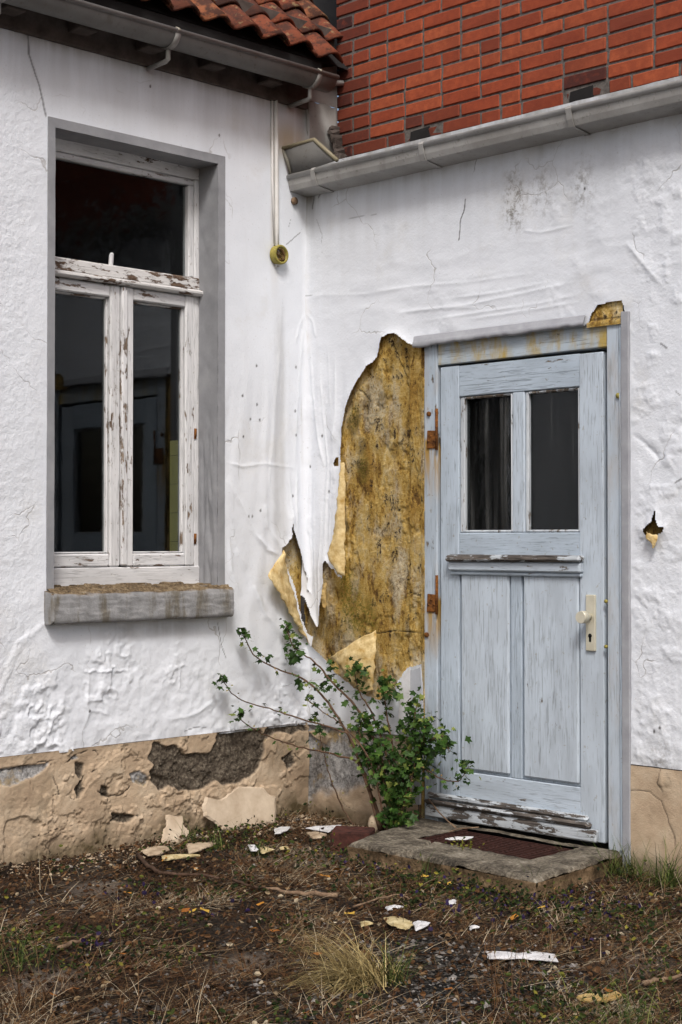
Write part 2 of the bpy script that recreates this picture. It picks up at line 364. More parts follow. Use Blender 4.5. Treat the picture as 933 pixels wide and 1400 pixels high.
def mat_glass(name, refl=1., dust=0., ripple=0., body=.004):
    t = T(name); nt = t.t
    gl = t.n('BsdfGlossy', {'Color': (.9, .92, .95), 'Roughness': .02})
    tr = t.n('BsdfTransparent', {'Color': (.72, .74, .74)})
    fr = t.n('Fresnel', {'IOR': 1.5})
    fac = t.m('MULTIPLY', fr.outputs[0], refl, clamp=True)
    if ripple:
        nb = t.bump(t.noise(16, 3, .5, st=(1, 1, .7)), ripple, .02); nt.links.new(nb, gl.inputs['Normal'])
    mx = t.n('MixShader', {0: fac, 1: tr.outputs[0], 2: gl.outputs[0]})
    last = mx.outputs[0]
    df = t.n('BsdfDiffuse', {'Color': (.30, .30, .29)})
    st = t.m('MULTIPLY', t.ss(t.noise(40, 3, .6, st=(1, 1, .025)), .5, .8), t.ss(t.noise(4, 3, .5, st=(1, 1, .5)), .35, .65))
    sp = t.ss(t.noise(120, 2, .5), .74, .80, 0, .35)
    mx2 = t.n('MixShader', {0: t.m('ADD', t.m('MULTIPLY', t.m('ADD', st, .015), dust), sp, clamp=True), 1: last, 2: df.outputs[0]})
    nt.links.new(mx2.outputs[0], nt.nodes['Material Output'].inputs[0]); nt.nodes.remove(t.b)
    return t.mat

M = dict(
    white=mat_white(), plinth=mat_plinth(), ochre=mat_ochre(), ochre_dark=mat_ochre(.55), brick=mat_brick(), tile=mat_tile(), stone=mat_stone(), concrete=mat_concrete(), ground=mat_ground(),
    mortar=mat_simple('grey_mortar', (.075, .068, .062), (.19, .17, .155), 40, .9, .5),
    band=mat_simple('grey_surround_paint', (.23, .235, .25), (.31, .315, .33), 9, .55, .25, .003),
    band_mid=mat_simple('mid_grey_surround_paint', (.27, .275, .30), (.37, .38, .405), 9, .55, .35, .004),
    band_light=mat_simple('pale_grey_surround_paint', (.36, .375, .41), (.46, .475, .51), 9, .55, .25, .003),
    zinc=mat_zinc('grey_gutter_zinc', .15, dirt=.7), zinc_box=mat_zinc('pale_gutter_zinc', .34, dirt=.4),
    zinc_sheet=mat_zinc('flashing_zinc', .34, dirt=.35),
    soffit=mat_simple('dark_eaves_wood', (.05, .04, .035), (.11, .09, .08), 14, .9, .3),
    dark=mat_simple('dark_interior', (.012, .011, .011), (.02, .019, .019), 5, .95, .1),  # near-black colour stands in for places light hardly reaches
    wf_z=mat_paint('white_flaking_paint_upright', (.70, .70, .71), 'z', .388, wood=((.07, .045, .03), (.26, .2, .15))), wf_y=mat_paint('white_flaking_paint_across', (.70, .70, .71), 'y', .43, wood=((.055, .032, .022), (.22, .16, .12))),
    wf_bad=mat_paint('white_paint_flaked_to_wood', (.66, .65, .64), 'y', .50, wood=((.05, .028, .018), (.17, .115, .08))),
    d_z=mat_paint('pale_blue_door_paint_upright', (.455, .535, .62), 'z', .385, gr=.65), d_x=mat_paint('pale_blue_door_paint_across', (.455, .535, .62), 'x', .395, gr=.65),
    d_head=mat_paint('stained_door_head_paint', (.42, .49, .55), 'x', .37, 1.), d_post=mat_paint('stained_door_post_paint', (.43, .505, .585), 'z', .38, .2, warm=(.40, .22, .05), drips=(1.68, 1.0)),
    d_bead=mat_paint('whitish_bead_paint', (.52, .56, .60), 'z', .43),
    d_bad=mat_paint('door_paint_flaked_to_wood', (.46, .50, .535), 'x', .445, wood=((.018, .015, .013), (.15, .13, .115)), edge=.025),
    rust=mat_simple('rusty_iron', (.035, .014, .007), (.26, .10, .022), 45, .9, .5), rust_dark=mat_simple('dark_rusty_grating', (.02, .008, .006), (.055, .022, .017), 60, .85, .4),
    handle=mat_simple('champagne_handle_metal', (.52, .49, .38), (.64, .61, .50), 8, .35, .05, spec=.5, metal=.25),
    keyhole=mat_simple('black_keyhole', (.004, .004, .004), (.01, .01, .01), 8, .9, .1),
    glass=mat_glass('old_window_glass', .46, .008, .006), glass_ripple=mat_glass('rippled_window_glass', .22, .006, .3), glass_dusty=mat_glass('dusty_door_glass', .35, .20, .05),
    tiles_in=mat_simple('olive_wall_tiles', (.74, .70, .22), (.80, .76, .28), 10, .3, .05),
    flap=mat_simple('yellow_paper_back', (.40, .25, .07), (.78, .64, .36), 22, .8, .5, .006),
    flap_dirty=mat_simple('yellow_brown_paper_back', (.30, .18, .05), (.56, .41, .18), 18, .85, .5, .006),
    boxy=mat_simple('yellowed_plastic', (.20, .17, .035), (.40, .34, .09), 25, .5, .2), wire=mat_simple('old_copper_wire', (.05, .03, .015), (.26, .15, .06), 60, .5, .2),
    conduit=mat_simple('white_painted_conduit', (.62, .60, .56), (.74, .73, .71), 12, .5, .1),
    plasterbit=mat_simple('beige_plaster_chip', (.26, .19, .125), (.52, .42, .30), 26, .9, .5), whitebit=mat_simple('white_sheet_scrap', (.50, .49, .48), (.68, .68, .70), 14, .6, .4), yellowbit=mat_simple('yellow_sheet_scrap', (.28, .20, .08), (.62, .53, .31), 30, .7, .4),
    slabplaster=mat_simple('pale_fallen_plaster', (.40, .31, .22), (.60, .50, .38), 9, .9, .5),
    redbrick=mat_simple('weathered_brick_chunk', (.022, .010, .008), (.085, .03, .022), 30, .95, .6), stick=mat_simple('dry_stick_bark', (.09, .055, .035), (.28, .19, .12), 40, .9, .5, st=(1, 1, 1)), stick_dark=mat_simple('dark_stick_bark', (.03, .018, .012), (.10, .06, .04), 40, .9, .5),
    stem=mat_simple('shrub_bark', (.045, .025, .016), (.15, .09, .055), 50, .8, .4),
    leaf=mat_blade('currant_leaf', [(0, (.010, .026, .005)), (.4, (.022, .058, .009)), (.75, (.05, .108, .017)), (1, (.17, .20, .045))], .5),
    bud=mat_blade('currant_blossom_bud', [(0, (.10, .11, .02)), (.6, (.24, .20, .06)), (1, (.33, .20, .10))], .6),
    straw=mat_blade('dry_grass_blade', [(0, (.008, .005, .003)), (.33, (.046, .022, .011)), (.6, (.125, .060, .024)), (.85, (.20, .135, .07)), (1, (.44, .37, .26))]),
    herb=mat_blade('low_weed_leaf', [(0, (.006, .012, .004)), (.45, (.022, .036, .008)), (.75, (.055, .075, .014)), (1, (.19, .17, .025))]),
    violet=mat_blade('violet_petal', [(0, (.010, .006, .025)), (1, (.035, .02, .075))]),
    tuft=mat_blade('straw_tuft_blade', [(0, (.11, .08, .03)), (.5, (.30, .22, .085)), (1, (.50, .41, .20))]),
    green=mat_blade('green_grass_blade', [(0, (.015, .03, .007)), (.55, (.055, .085, .018)), (1, (.17, .18, .05))]),
    chip=mat_blade('gravel_chip', [(0, (.03, .028, .025)), (.6, (.11, .10, .09)), (1, (.30, .28, .26))]),
    fallen=mat_blade('fallen_leaf', [(0, (.22, .07, .015)), (.5, (.42, .19, .03)), (1, (.55, .36, .06))]),
)

# ================================================================ LEFT HOUSE
house = thing('rendered_house', 'white rendered house with peeling tall window and red tile roof', 'house', (0, -.9, 0))
PATCH = [(588, 478), (562, 470), (551, 461), (543, 456), (533, 457), (525, 461), (522, 470), (521, 480), (519, 488), (512, 496), (504, 501), (497, 512), (489, 524), (481, 541), (475, 562), (471, 590), (469, 620), (470, 650), (471, 700), (471, 760), (471, 790), (465, 788), (461, 779), (455, 776), (450, 770), (447, 766), (445, 771), (445, 800), (441, 830), (439, 855), (437, 858), (445, 895), (462, 920), (485, 938), (504, 950), (520, 957), (540, 955), (548, 930), (560, 913), (588, 906)]
GAP = [(396, 709), (398, 725), (403, 741), (409, 760), (414, 783), (416, 790), (415, 805), (420, 815), (424, 828), (429, 843), (437, 857), (450, 880), (462, 915), (450, 905), (440, 893), (425, 880), (417, 868), (410, 850), (405, 830), (398, 800), (390, 780), (382, 749), (388, 745), (395, 735)]
CORNER = [(803, 446), (810, 428), (818, 417), (851, 410), (854, 425), (849, 440)]
STAR = [(898.5, 697), (900.5, 714), (904, 721), (910.5, 720), (910, 727), (898.5, 733), (888.5, 737), (881.5, 724), (894, 713)]
WIN = (-1.394, -.541, .95, 2.912)      # opening y0,y1,z0,z1 at the wall face
def foil_edge(u, v, poly, amp=.006):
    return sdpoly(u, v, poly) + amp * (fbm(u, v, 55, 91, 3) - .5)
def crease(u, v, pts, wd, amp, taper=True):
    d, t = dline(u, v, pts); w_ = wd * (1 + .5 * (fbm(u, v, 8, 17, 2) - .5))
    d2 = d + wd * .7 * (fbm(u, v, 30, 19, 3) - .5); g = .6 * np.exp(-(np.abs(d2) / w_) ** 1.3) * (.45 + 1.1 * fbm(u, v, 11, 23, 2))
    return amp * g * (np.clip(np.minimum(t, 1 - t) * 5, 0, 1) ** .7 if taper else 1)
def cornerfold(u): r = .035; q = np.clip(r - u, 0, r); return .6 * (r - np.sqrt(np.maximum(r * r - q * q, 0)))

GAP_L = Lpoly(GAP); 
def left_h(u, v):
    h = .006 * (fbm(u, v, 2.2, 3, 3) - .5) + .0022 * (fbm(u, v, 14, 5, 3) - .5)
    low = sstep(1.02, .62, v + .5 * (fbm(u, v, 3, 31, 3) - .5))
    bl = sstep(.45, .66, fbm(u, v, 15, 41, 4)); rd = sstep(.90, .985, ridge(u, v, 9, 47, 4)); pm = sstep(.30, .52, fbm(u, v, 3.5, 53, 2))
    h = h + low * pm * (.009 * bl + .006 * rd) + low * .0075 * (fbm(u, v, 26, 44, 3) - .5)
    h = h + sstep(1.3, 1.6, u) * (.0028 * (fbm(u, v, 55, 61, 2) - .5) + .004 * (fbm(u, v, 9, 63, 3) - .5))
    # drapery of the loose sheet between window and corner
    dr = sstep(.62, .3, u) * sstep(.55, .95, v) * sstep(2.15, 1.75, v)
    x = u * 17 + 2.2 * (v - 1.2) * u * 3 + 2.5 * fbm(u, v * .35, 4, 71, 3)
    h = h + dr * .0045 * (np.sin(x * 2.1) * .5 + np.sin(x * 4.7 + 1) * .25)
    for pts, wd, am in LCREASE: h = h + crease(u, v, pts, wd, am)
    d, _ = dline(u, v, [(-y_, z_) for y_, z_ in [(-1.395, .955), (-1.55, .86), (-1.6, .75), (-1.68, .60)]]); h = h + .0035 * np.exp(-((d + .03 * (fbm(u, v, 20, 5, 2) - .5)) / .012) ** 2)
    e = sdpoly(u, v, GAP_L); h = h + .022 * np.exp(-np.maximum(e, 0) / .05) * sstep(.35, .05, u)
    return h + cornerfold(u)
def lp(*pts): return [(-Lp(a, b)[1], Lp(a, b)[2]) for a, b in pts]
def rp(*pts): return [(Rp(a, b)[0], Rp(a, b)[2]) for a, b in pts]
LCREASE = [(lp((309, 655), (330, 690), (352, 735), (378, 760)), .010, .009), (lp((312, 690), (322, 745), (345, 800), (362, 838), (384, 870)), .018, .010), (lp((362, 690), (366, 720), (384, 750)), .012, .009), (lp((372, 600), (368, 660), (378, 700), (388, 735)), .010, .007),
           (lp((417, 428), (410, 445), (404, 470)), .006, .006), (lp((418, 430), (413, 470), (407, 560), (403, 640)), .007, .005), (lp((385, 400), (383, 480), (376, 560), (372, 640)), .012, .006), (lp((309, 632), (332, 638), (360, 634), (405, 640)), .005, .005), (lp((407, 640), (405, 690), (404, 735)), .005, .007),
           (lp((340, 720), (365, 752), (380, 758)), .007, .008), (lp((345, 800), (362, 840), (392, 870)), .016, .009), (lp((312, 720), (316, 780), (330, 815)), .013, .007), (lp((395, 640), (398, 690), (400, 720)), .006, .006),
           (lp((122, 910), (121, 940), (118, 965), (122, 972), (112, 1005)), .008, .008), (lp((122, 972), (135, 972), (150, 978)), .007, .006), (lp((225, 985), (255, 980), (275, 972), (295, 955)), .008, .007)]
us = axis(0, 0, 1.80, 7.0, .005, .09); vs = axis(.415, .415, 3.30, 3.45, .005, .05)
U, V = np.meshgrid(us, vs, indexing='ij')
crk = np.zeros(U.shape)
for pts, wd in [([(38, 40), (40, 75), (55, 120), (63, 158)], .0032), ([(398, 300), (395, 310), (417, 320)][0:2], .001), ([(250, 345), (263, 342)], .001), ([(298, 852), (302, 880), (309, 900)], .0016), ([(410, 318), (392, 334)], .0016), ([(252, 1000), (268, 994), (284, 995)], .0016)]:
    d, t = dline(U + .006 * (fbm(U, V, 25, 7, 2) - .5), V, lp(*pts)); crk = np.maximum(crk, sstep(wd * 1.8, wd * .6, d) * .7)
for a, b in [(333, 597), (405, 502), (332, 541), (352, 553), (356, 574), (405, 595), (122, 972), (343, 573), (351, 500), (404, 562), (400, 678), (345, 706), (340, 706), (356, 698), (206, 118), (300, 185)]:
    q = lp((a, b))[0]; crk = np.maximum(crk, sstep(.0065, .003, np.hypot(U - q[0], (V - q[1]) * .7)) * .9)
qc = lp((376, 200))[0]
dirt = .55 * sstep(3.20, 3.27, V) + .28 * sstep(2.85, 3.25, V) + .35 * sstep(.5, .42, V) * fbm(U, V, 9, 3, 2) + .45 * sstep(.10, .0, U) * sstep(2.55, 3.1, V) + .35 * sstep(.05, .015, np.abs(U - .17)) * sstep(.9, 1.4, V) * sstep(2.5, 2.2, V)
dirt += .5 * sstep(.35, .12, np.abs(U - .9)) * sstep(.06, .0, np.abs(V - .89))  # darker strip just below the sill
rust = .8 * sstep(.16, .02, np.hypot(U - lp((395, 195))[0][0], (V - lp((395, 195))[0][1]) * 1.2)) + .5 * sstep(.035, .008, np.abs(U - qc[0])) * sstep(2.3, 2.6, V)
def lfn(U, V): return np.stack([left_h(U, V), -U, V], -1)
def lkeep(U, V):
    k = ~((-U > WIN[0] - .012) & (-U < WIN[1] + .012) & (V > WIN[2] - .02) & (V < WIN[3] + .012))
    return k & (foil_edge(U, V, GAP_L, .008) > 0)
wall_l = grid_mesh('wall', us, vs, lfn, M['white'], house, lkeep, dict(dirt=dirt, rust=rust, crack=crk, spot=.0 * U, grain=.5 + sstep(1.35, 1.6, U)), flip=True)
# substrate seen through the tear
us2 = np.arange(0, .36, .006); vs2 = np.arange(.55, 1.6, .006)
U2, V2 = np.meshgrid(us2, vs2, indexing='ij')
grid_mesh('bare_plaster', us2, vs2, lambda U, V: np.stack([-.035 + .008 * (fbm(U, V, 12, 9, 3) - .5), -U, V], -1), M['ochre'], house, None,
          dict(moss=0 * U2, dirt=sstep(1.2, .95, V2 + 1.2 * (.14 - U2)) * .95, crack=0 * U2), flip=True)  # plaster turns darker downward inside the tear
# loose flaps: lofts between two edges read from the wall
def flap(name, mat, left, right, offl, offr, wallfn, parent, bulge=.01, nu=10, ns=40, solid=.0014):
    def samp(pts, offs, n):
        P = np.array([wallfn(a, b, o) for (a, b), o in zip(pts, offs)]); L = np.concatenate([[0], np.cumsum(np.linalg.norm(np.diff(P, axis=0), axis=1))]); s = np.linspace(0, L[-1], n)
        return np.stack([np.interp(s, L, P[:, i]) for i in range(3)], -1)
    A = samp(left, offl, ns); B = samp(right, offr, ns); mb = MB(); nrm = np.array([1, 0, 0.]) if wallfn is Lp else np.array([0, -1, 0.])
    rows = []
    for i in range(ns):
        r = []
        for j in range(nu + 1):
            f = j / nu; p = A[i] * (1 - f) + B[i] * f + nrm * bulge * math.sin(math.pi * f)
            k = np.array([p[0] - p[1]]), np.array([p[2]])
            p = p + nrm * .010 * (fbm(k[0], k[1], 18, 5, 3)[0] - .5) + np.array([0, 0, 1]) * .016 * (fbm(k[0], k[1], 55, 15, 3)[0] - .5) + RT * .014 * (fbm(k[0], k[1], 45, 25, 2)[0] - .5)
            r.append(p)
        rows.append(r)
    mb.strip(rows); return mb.build(name, mat, parent, False, solid)
tag(flap('torn_flap', M['flap'], [(386, 753), (376, 772), (366, 788), (374, 797), (384, 815), (397, 838), (410, 864)], [(387, 753), (392, 772), (397, 795), (404, 820), (410, 845), (414, 862), (424, 884)], [.02, .05, .07, .07, .06, .05, .03], [.02, .02, .02, .02, .02, .02, .02], Lp, house, .012),
    'pointed yellow flap of torn wall sheet curling out of the gap')

# plinth of the left house
RAW = [[(358, 994), (385, 989), (416, 986), (420, 1000), (408, 998), (396, 1003), (380, 1000), (358, 1012)], [(383, 1036), (396, 1030), (400, 1042), (392, 1052)], [(150, 1112), (166, 1112), (180, 1116), (168, 1124), (154, 1122)], [(100, 1040), (112, 1046), (108, 1062), (102, 1056)], [(108, 1068), (112, 1078), (104, 1092), (100, 1080)], [(134, 1072), (144, 1076), (146, 1088), (136, 1086)],[(203, 1022), (206, 1012), (216, 1014), (228, 1018), (240, 1020), (252, 1032), (262, 1030), (274, 1030), (284, 1028), (292, 1015), (296, 1003), (330, 998), (355, 996), (361, 1008), (358, 1030), (352, 1048), (338, 1062), (322, 1068), (305, 1072), (292, 1068), (276, 1078), (260, 1080), (243, 1080), (228, 1072), (216, 1080), (205, 1066), (202, 1054), (207, 1045), (200, 1035)]]
GREY = [[(-10, 1052), (15, 1050), (32, 1046), (52, 1044), (68, 1041), (58, 1052), (45, 1062), (28, 1068), (12, 1074), (-10, 1072)], [(176, 1058), (188, 1054), (200, 1066), (196, 1074), (180, 1068)], [(93, 1033), (104, 1031), (106, 1037), (96, 1040)]]
LUMP = [(100, 1050, 130, 1095), (112, 1045, 128, 1070), (150, 1110, 182, 1128), (165, 1088, 180, 1100), (108, 1108, 120, 1122), (30, 1140, 60, 1170)]
PCR = [([(68, 1045), (73, 1070), (82, 1095)], .002), ([(60, 1095), (75, 1085), (98, 1092)], .0012), ([(20, 1160), (35, 1172), (45, 1186)], .0016), ([(50, 1140), (60, 1158), (78, 1175)], .0016), ([(148, 1120), (160, 1115), (185, 1114)], .004), ([(40, 1145), (70, 1134), (95, 1128)], .0016), ([(0, 1052), (20, 1050), (50, 1043), (72, 1040)], .002), ([(158, 1190), (156, 1170), (172, 1150)], .0016), ([(385, 1040), (398, 1028), (410, 1040)], .002), ([(128, 1050), (112, 1060), (106, 1085), (98, 1100), (92, 1110)], .004), ([(90, 1040), (108, 1028), (130, 1026), (134, 1031)], .0035), ([(130, 1080), (146, 1088), (168, 1085), (175, 1075)], .003), ([(180, 1068), (200, 1066)], .002)]
us = axis(0, 0, 1.80, 7.0, .004, .09); vs = axis(-.12, -.12, .424, .424, .004, .05); U, V = np.meshgrid(us, vs, indexing='ij')
wob = .014 * (fbm(U, V, 34, 77, 5, .6) - .5) + .022 * (fbm(U, V, 12, 78, 3) - .5)
lay0 = fbm(U, V, 5.5, 151, 6, .6); lm = sstep(1.75, 1.3, U) * sstep(.02, .12, U); lay = (sstep(.47, .485, lay0) + sstep(.55, .562, lay0) * .8) * lm
sdr = np.minimum.reduce([sdpoly(U, V, Lpoly(p)) for p in RAW]) + wob; sdg = np.minimum.reduce([sdpoly(U, V, Lpoly(p)) for p in GREY]) + wob * .8
raw = sstep(.002, -.003, sdr); gry = sstep(.002, -.003, sdg)
flk = sstep(.60, .625, fbm(U, V, 9, 101, 4)) * sstep(.38, .3, V)
pcr = np.zeros(U.shape)
for pts, wd in PCR:
    d, t = dline(U + .02 * (fbm(U, V, 18, 7, 3) - .5), V + .02 * (fbm(U, V, 18, 8, 3) - .5), lp(*pts)); pcr = np.maximum(pcr, sstep(wd * 1.3, wd * .3, d))
pcr = pcr * sstep(.36, .52, fbm(U, V, 26, 161, 3)); gen = sstep(.985, .998, ridge(U, V, 4.5, 121, 3)) * sstep(.5, .6, fbm(U, V, 2.5, 123, 2))
lump = sum(.014 * np.exp(-sdpoly(U, V, Lpoly([(a, b), (c, b), (c, d), (a, d)])).clip(0) / .03) for a, b, c, d in LUMP) * (fbm(U, V, 16, 133, 3) - .35)
def plinth_h(U, V): return .010 + (.008 * (fbm(U, V, 4, 81, 3) - .5) + .0022 * (fbm(U, V, 14, 83, 4) - .5)) + .007 * flk + lump * .6 + .006 * lay - raw * (.014 - .016 * (fbm(U, V, 30, 85, 4) - .45)) - gry * (.012 - .006 * fbm(U, V, 30, 86, 3)) - .005 * pcr + .0035 * (fbm(U, V, 60, 87, 3) - .5) + cornerfold(U) * .3 - .0015 * gen
grid_mesh('plinth', us, vs, lambda U, V: np.stack([plinth_h(U, V), -U, V], -1), M['plinth'], house, None,
          dict(raw=raw, grey=gry, crack=np.clip(pcr + .15 * gen + .8 * sstep(.006, .0, np.abs(sdr + .001)) * 0, 0, 1), dirt=.95 * sstep(.13, -.02, V + .16 * (fbm(U, V, 7, 3, 4) - .5)) + .35 * sstep(.56, .7, fbm(U, V, 4, 171, 5)) + .35 * sstep(.40, .425, V) + .5 * sstep(.22, .02, U) * sstep(.5, .6, fbm(U, V, 12, 4, 3))), flip=True)
mb = MB(); mb.add([(0.0005, 0, .4235), (.010, 0, .4235), (.010, -7, .4235), (.0005, -7, .4235)], [[0, 1, 2, 3]]); mb.build('plinth_ledge', M['soffit'], house)

# window surround: grey painted band and reveals
wx = -.125
RF = Lp(274, 500, wx)[1]
mb_u = axis(0, 0, 2.05, 2.05, .008, 1)
y0, y1, z0, z1 = WIN
def strip_grid(mb, A, B, C, Dd, nu, nv, off, fn):
    rows = []
    for i in range(nu + 1):
        r = []
        for j in range(nv + 1):
            a, b = i / nu, j / nv; p = (np.array(A) * (1 - a) + np.array(B) * a) * (1 - b) + (np.array(Dd) * (1 - a) + np.array(C) * a) * b
            r.append(p + np.array(off) * fn(a, b, p))
        rows.append(r)
    mb.strip(rows)
sur = MB(); bp = .006
oy0, oy1, oz1 = -1.427, -.500, 2.951
nz = lambda p, s=20: float(fbm(np.array([p[0] + p[1]]), np.array([p[2] + p[0]]), s, 5, 3)[0] - .5)
def bandf(a, b, p): return .004 * nz(p)
zb = .935
strip_grid(sur, (bp, oy0, zb), (bp, oy0, oz1), (bp, y0, z1), (bp, y0, zb), 70, 3, (1, 0, 0), bandf)
strip_grid(sur, (bp, y0, z1), (bp, oy0, oz1), (bp, oy1, oz1), (bp, y1, z1), 3, 50, (1, 0, 0), bandf)
strip_grid(sur, (bp, y1, zb), (bp, y1, z1), (bp, oy1, oz1), (bp, oy1, zb), 70, 3, (1, 0, 0), bandf)
def wr(a, b, p):
    k = sstep(1.95, 1.5, p[2]); u, v = np.array([b * .5 + p[2] * .25]), np.array([p[2] * .5 - b * .3])
    return float(.003 * nz(p) + k * .013 * (ridge(u, v, 9, 201, 2)[0] - .6) * min(1, 4 * b * (1 - b) + .1))
strip_grid(sur, (bp, y1, zb), (bp, y1, z1), (wx, y1, z1), (wx, y1, zb), 120, 24, (0, -1, 0), wr)
strip_grid(sur, (bp, y0, z1), (bp, y1, z1), (wx, y1, z1), (wx, y0, z1), 40, 8, (0, 0, -1), bandf)
strip_grid(sur, (bp, y0, zb), (bp, y0, z1), (wx, y0, z1), (wx, y0, zb), 40, 4, (0, 1, 0), bandf)
for (a0, a1, b0, b1) in [(oy0, oy0 + 1e-4, zb, oz1), (oy1, oy1 + 1e-4, zb, oz1)]:
    sur.add([(bp, a0, b0), (bp, a0, b1), (-.002, a0, b1), (-.002, a0, b0)], [[0, 1, 2, 3]])
sur.add([(bp, oy0, oz1), (bp, oy1, oz1), (-.002, oy1, oz1), (-.002, oy0, oz1)], [[0, 1, 2, 3]])
so = sur.build('window_surround', M['band'], house, False)

# window: frame, transom, two casements, panes
fx = wx          # front face of the fixed frame
def WZ(px, py, x=fx): return Lp(px, py, x)[2]
def WY(px, x=fx): return Lp(px, 500, x)[1]
ztop = WZ(273, 236); zg1 = WZ(259, 252); zg0 = WZ(262, 379); zt1 = zg0; zt0 = WZ(276, 405); zc1 = WZ(149, 406); zc0 = WZ(151, 757); zr0 = WZ(150, 775); zf0 = WZ(274, 788)
yr = RF; ygu = WY(259); ygr = WY(254); ygl = WY(183); ym1 = WY(173); ym0 = WY(165); ygm = WY(151); yl = y0 - .02
win = MB(); b = .004
win.box(fx - .07, fx, yl, yr + .01, ztop - .035, ztop + .03, b, 1)                # head
win.box(fx - .07, fx - .002, yr - .03, yr + .012, zf0, ztop - .036, b, 0)            # right jamb
win.box(fx - .07, fx - .002, yl, yl + .03, zf0, ztop - .036, b, 0)
win.box(fx - .07, fx + .006, yl, yr + .01, zf0 - .05, zr0 - .002, b, 1)              # bottom
wo = win.build('window', [M['wf_z'], M['wf_y']], house)
tr = MB()
tr.box(fx - .06, fx + .004, yl, yr - .004, zt0 + .022, zt1, .006, 0); tr.box(fx - .05, fx + .030, yl, yr + .008, zt0 - .004, zt0 + .021, .009, 0, jit=.001)
tr.build('transom', M['wf_bad'], wo)
up = MB()
up.box(fx - .05, fx - .006, yl + .03, yr - .031, zg1, ztop - .037, .005, 1); up.box(fx - .05, fx - .006, ygu, yr - .031, zt1 + .001, zg1 - .001, .005, 0); up.box(fx - .05, fx - .006, yl + .03, y0 + .002, zt1 + .001, zg1 - .001, .005, 0)
up.build('fanlight_frame', [M['wf_z'], M['wf_y']], wo)
ga = MB(); ga.box(fx - .034, fx - .030, y0 - .01, ygu + .01, zg0 - .01, zg1 + .01, .001); ga.build('fanlight_pane', M['glass_ripple'], wo)
for k, (ya, yb, ga0, ga1) in enumerate([(yl + .03, ym0 - .001, y0 + .004, ygm), (ym1 + .001, yr - .031, ygl, ygr)]):
    cs = MB(); q = (0., .05)[k]
    cs.box(fx - .048, fx + .002, ya, max(ga0, ya + .01), zr0, zt0 - .006, .006, 0, a=.25); cs.box(fx - .048, fx + .002, ga1, yb, zr0, zt0 - .006, .006, 0, a=.45)
    cs.box(fx - .048, fx + .001, max(ga0, ya + .01) + .0005, ga1 - .0005, zc1, zt0 - .007, .006, 1, a=.15); cs.box(fx - .048, fx + .001, max(ga0, ya + .01) + .0005, ga1 - .0005, zr0 + .001, zc0, .006, 1, a=.25)
    # putty rims
    for s_ in ((ga0 + .0005, ga0 + .008, zc0, zc1), (ga1 - .008, ga1 - .0005, zc0, zc1)): cs.box(fx - .045, fx - .016, s_[0], s_[1], s_[2] + .001, s_[3] - .001, .004, 0, a=.35, jit=.0015)
    for s_ in ((zc1 - .009, zc1 - .0005), (zc0 + .0005, zc0 + .009)): cs.box(fx - .045, fx - .016, ga0 + .009, ga1 - .009, s_[0], s_[1], .004, 1, a=.35, jit=.0015)
    cs.build('casement', [M['wf_z'], M['wf_y']], wo)
    g = MB(); g.box(fx - .034, fx - .030, ga0 - .004, ga1 + .004, zc0 - .004, zc1 + .004, .001); g.build('casement_pane', M['glass'], wo)
mu = MB(); mu.box(fx - .01, fx + .014, ym0, ym1, zr0 + .005, zt0 - .008, .006, 0, a=.5); mu.build('mullion_strip', M['wf_z'], wo)
for pz in (WZ(276, 592), WZ(274, 735)):
    hg = MB(); hg.tube([(fx + .002, yr - .028, pz - .018), (fx + .002, yr - .028, pz + .018)], .006, 8); hg.box(fx - .002, fx + .002, yr - .034, yr - .022, pz - .028, pz + .006, .001); hg.build('window_hinge', M['rust'], wo)
lt = MB(); pl_ = Lp(152, 357, fx - .02); lt.box(fx - .028, fx - .012, pl_[1] - .012, pl_[1] + .010, zg0 - .01, zg0 + .055, .006, jit=.004); lt.build('fanlight_latch', M['wf_z'], wo)
# tiled reveal inside, and the dark room
ti = MB(); yt = WY(259) + .012
for k in range(14):
    z_ = 1.0 + .128 * k
    if z_ > WZ(250, 600): break
    ti.box(fx - .150, fx - .075, yt, yt + .02, z_, min(z_ + .1265, WZ(250, 600)), .001)
ti.build('reveal_tiles', M['tiles_in'], house)
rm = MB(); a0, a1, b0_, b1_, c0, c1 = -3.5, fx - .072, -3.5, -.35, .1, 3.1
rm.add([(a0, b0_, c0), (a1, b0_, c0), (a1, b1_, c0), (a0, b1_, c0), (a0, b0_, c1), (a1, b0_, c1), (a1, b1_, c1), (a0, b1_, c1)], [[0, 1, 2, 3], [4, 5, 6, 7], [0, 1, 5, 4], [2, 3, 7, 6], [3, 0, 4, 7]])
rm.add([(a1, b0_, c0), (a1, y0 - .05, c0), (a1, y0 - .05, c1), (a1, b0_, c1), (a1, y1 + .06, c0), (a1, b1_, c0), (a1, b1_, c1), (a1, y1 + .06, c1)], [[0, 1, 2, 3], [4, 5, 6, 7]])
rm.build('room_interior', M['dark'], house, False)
mb = MB(); mb.box(fx - .3, fx - .072, y0 - .06, yt + .001, c0, zf0 - .052, .002); mb.build('inner_sill', M['dark'], house)

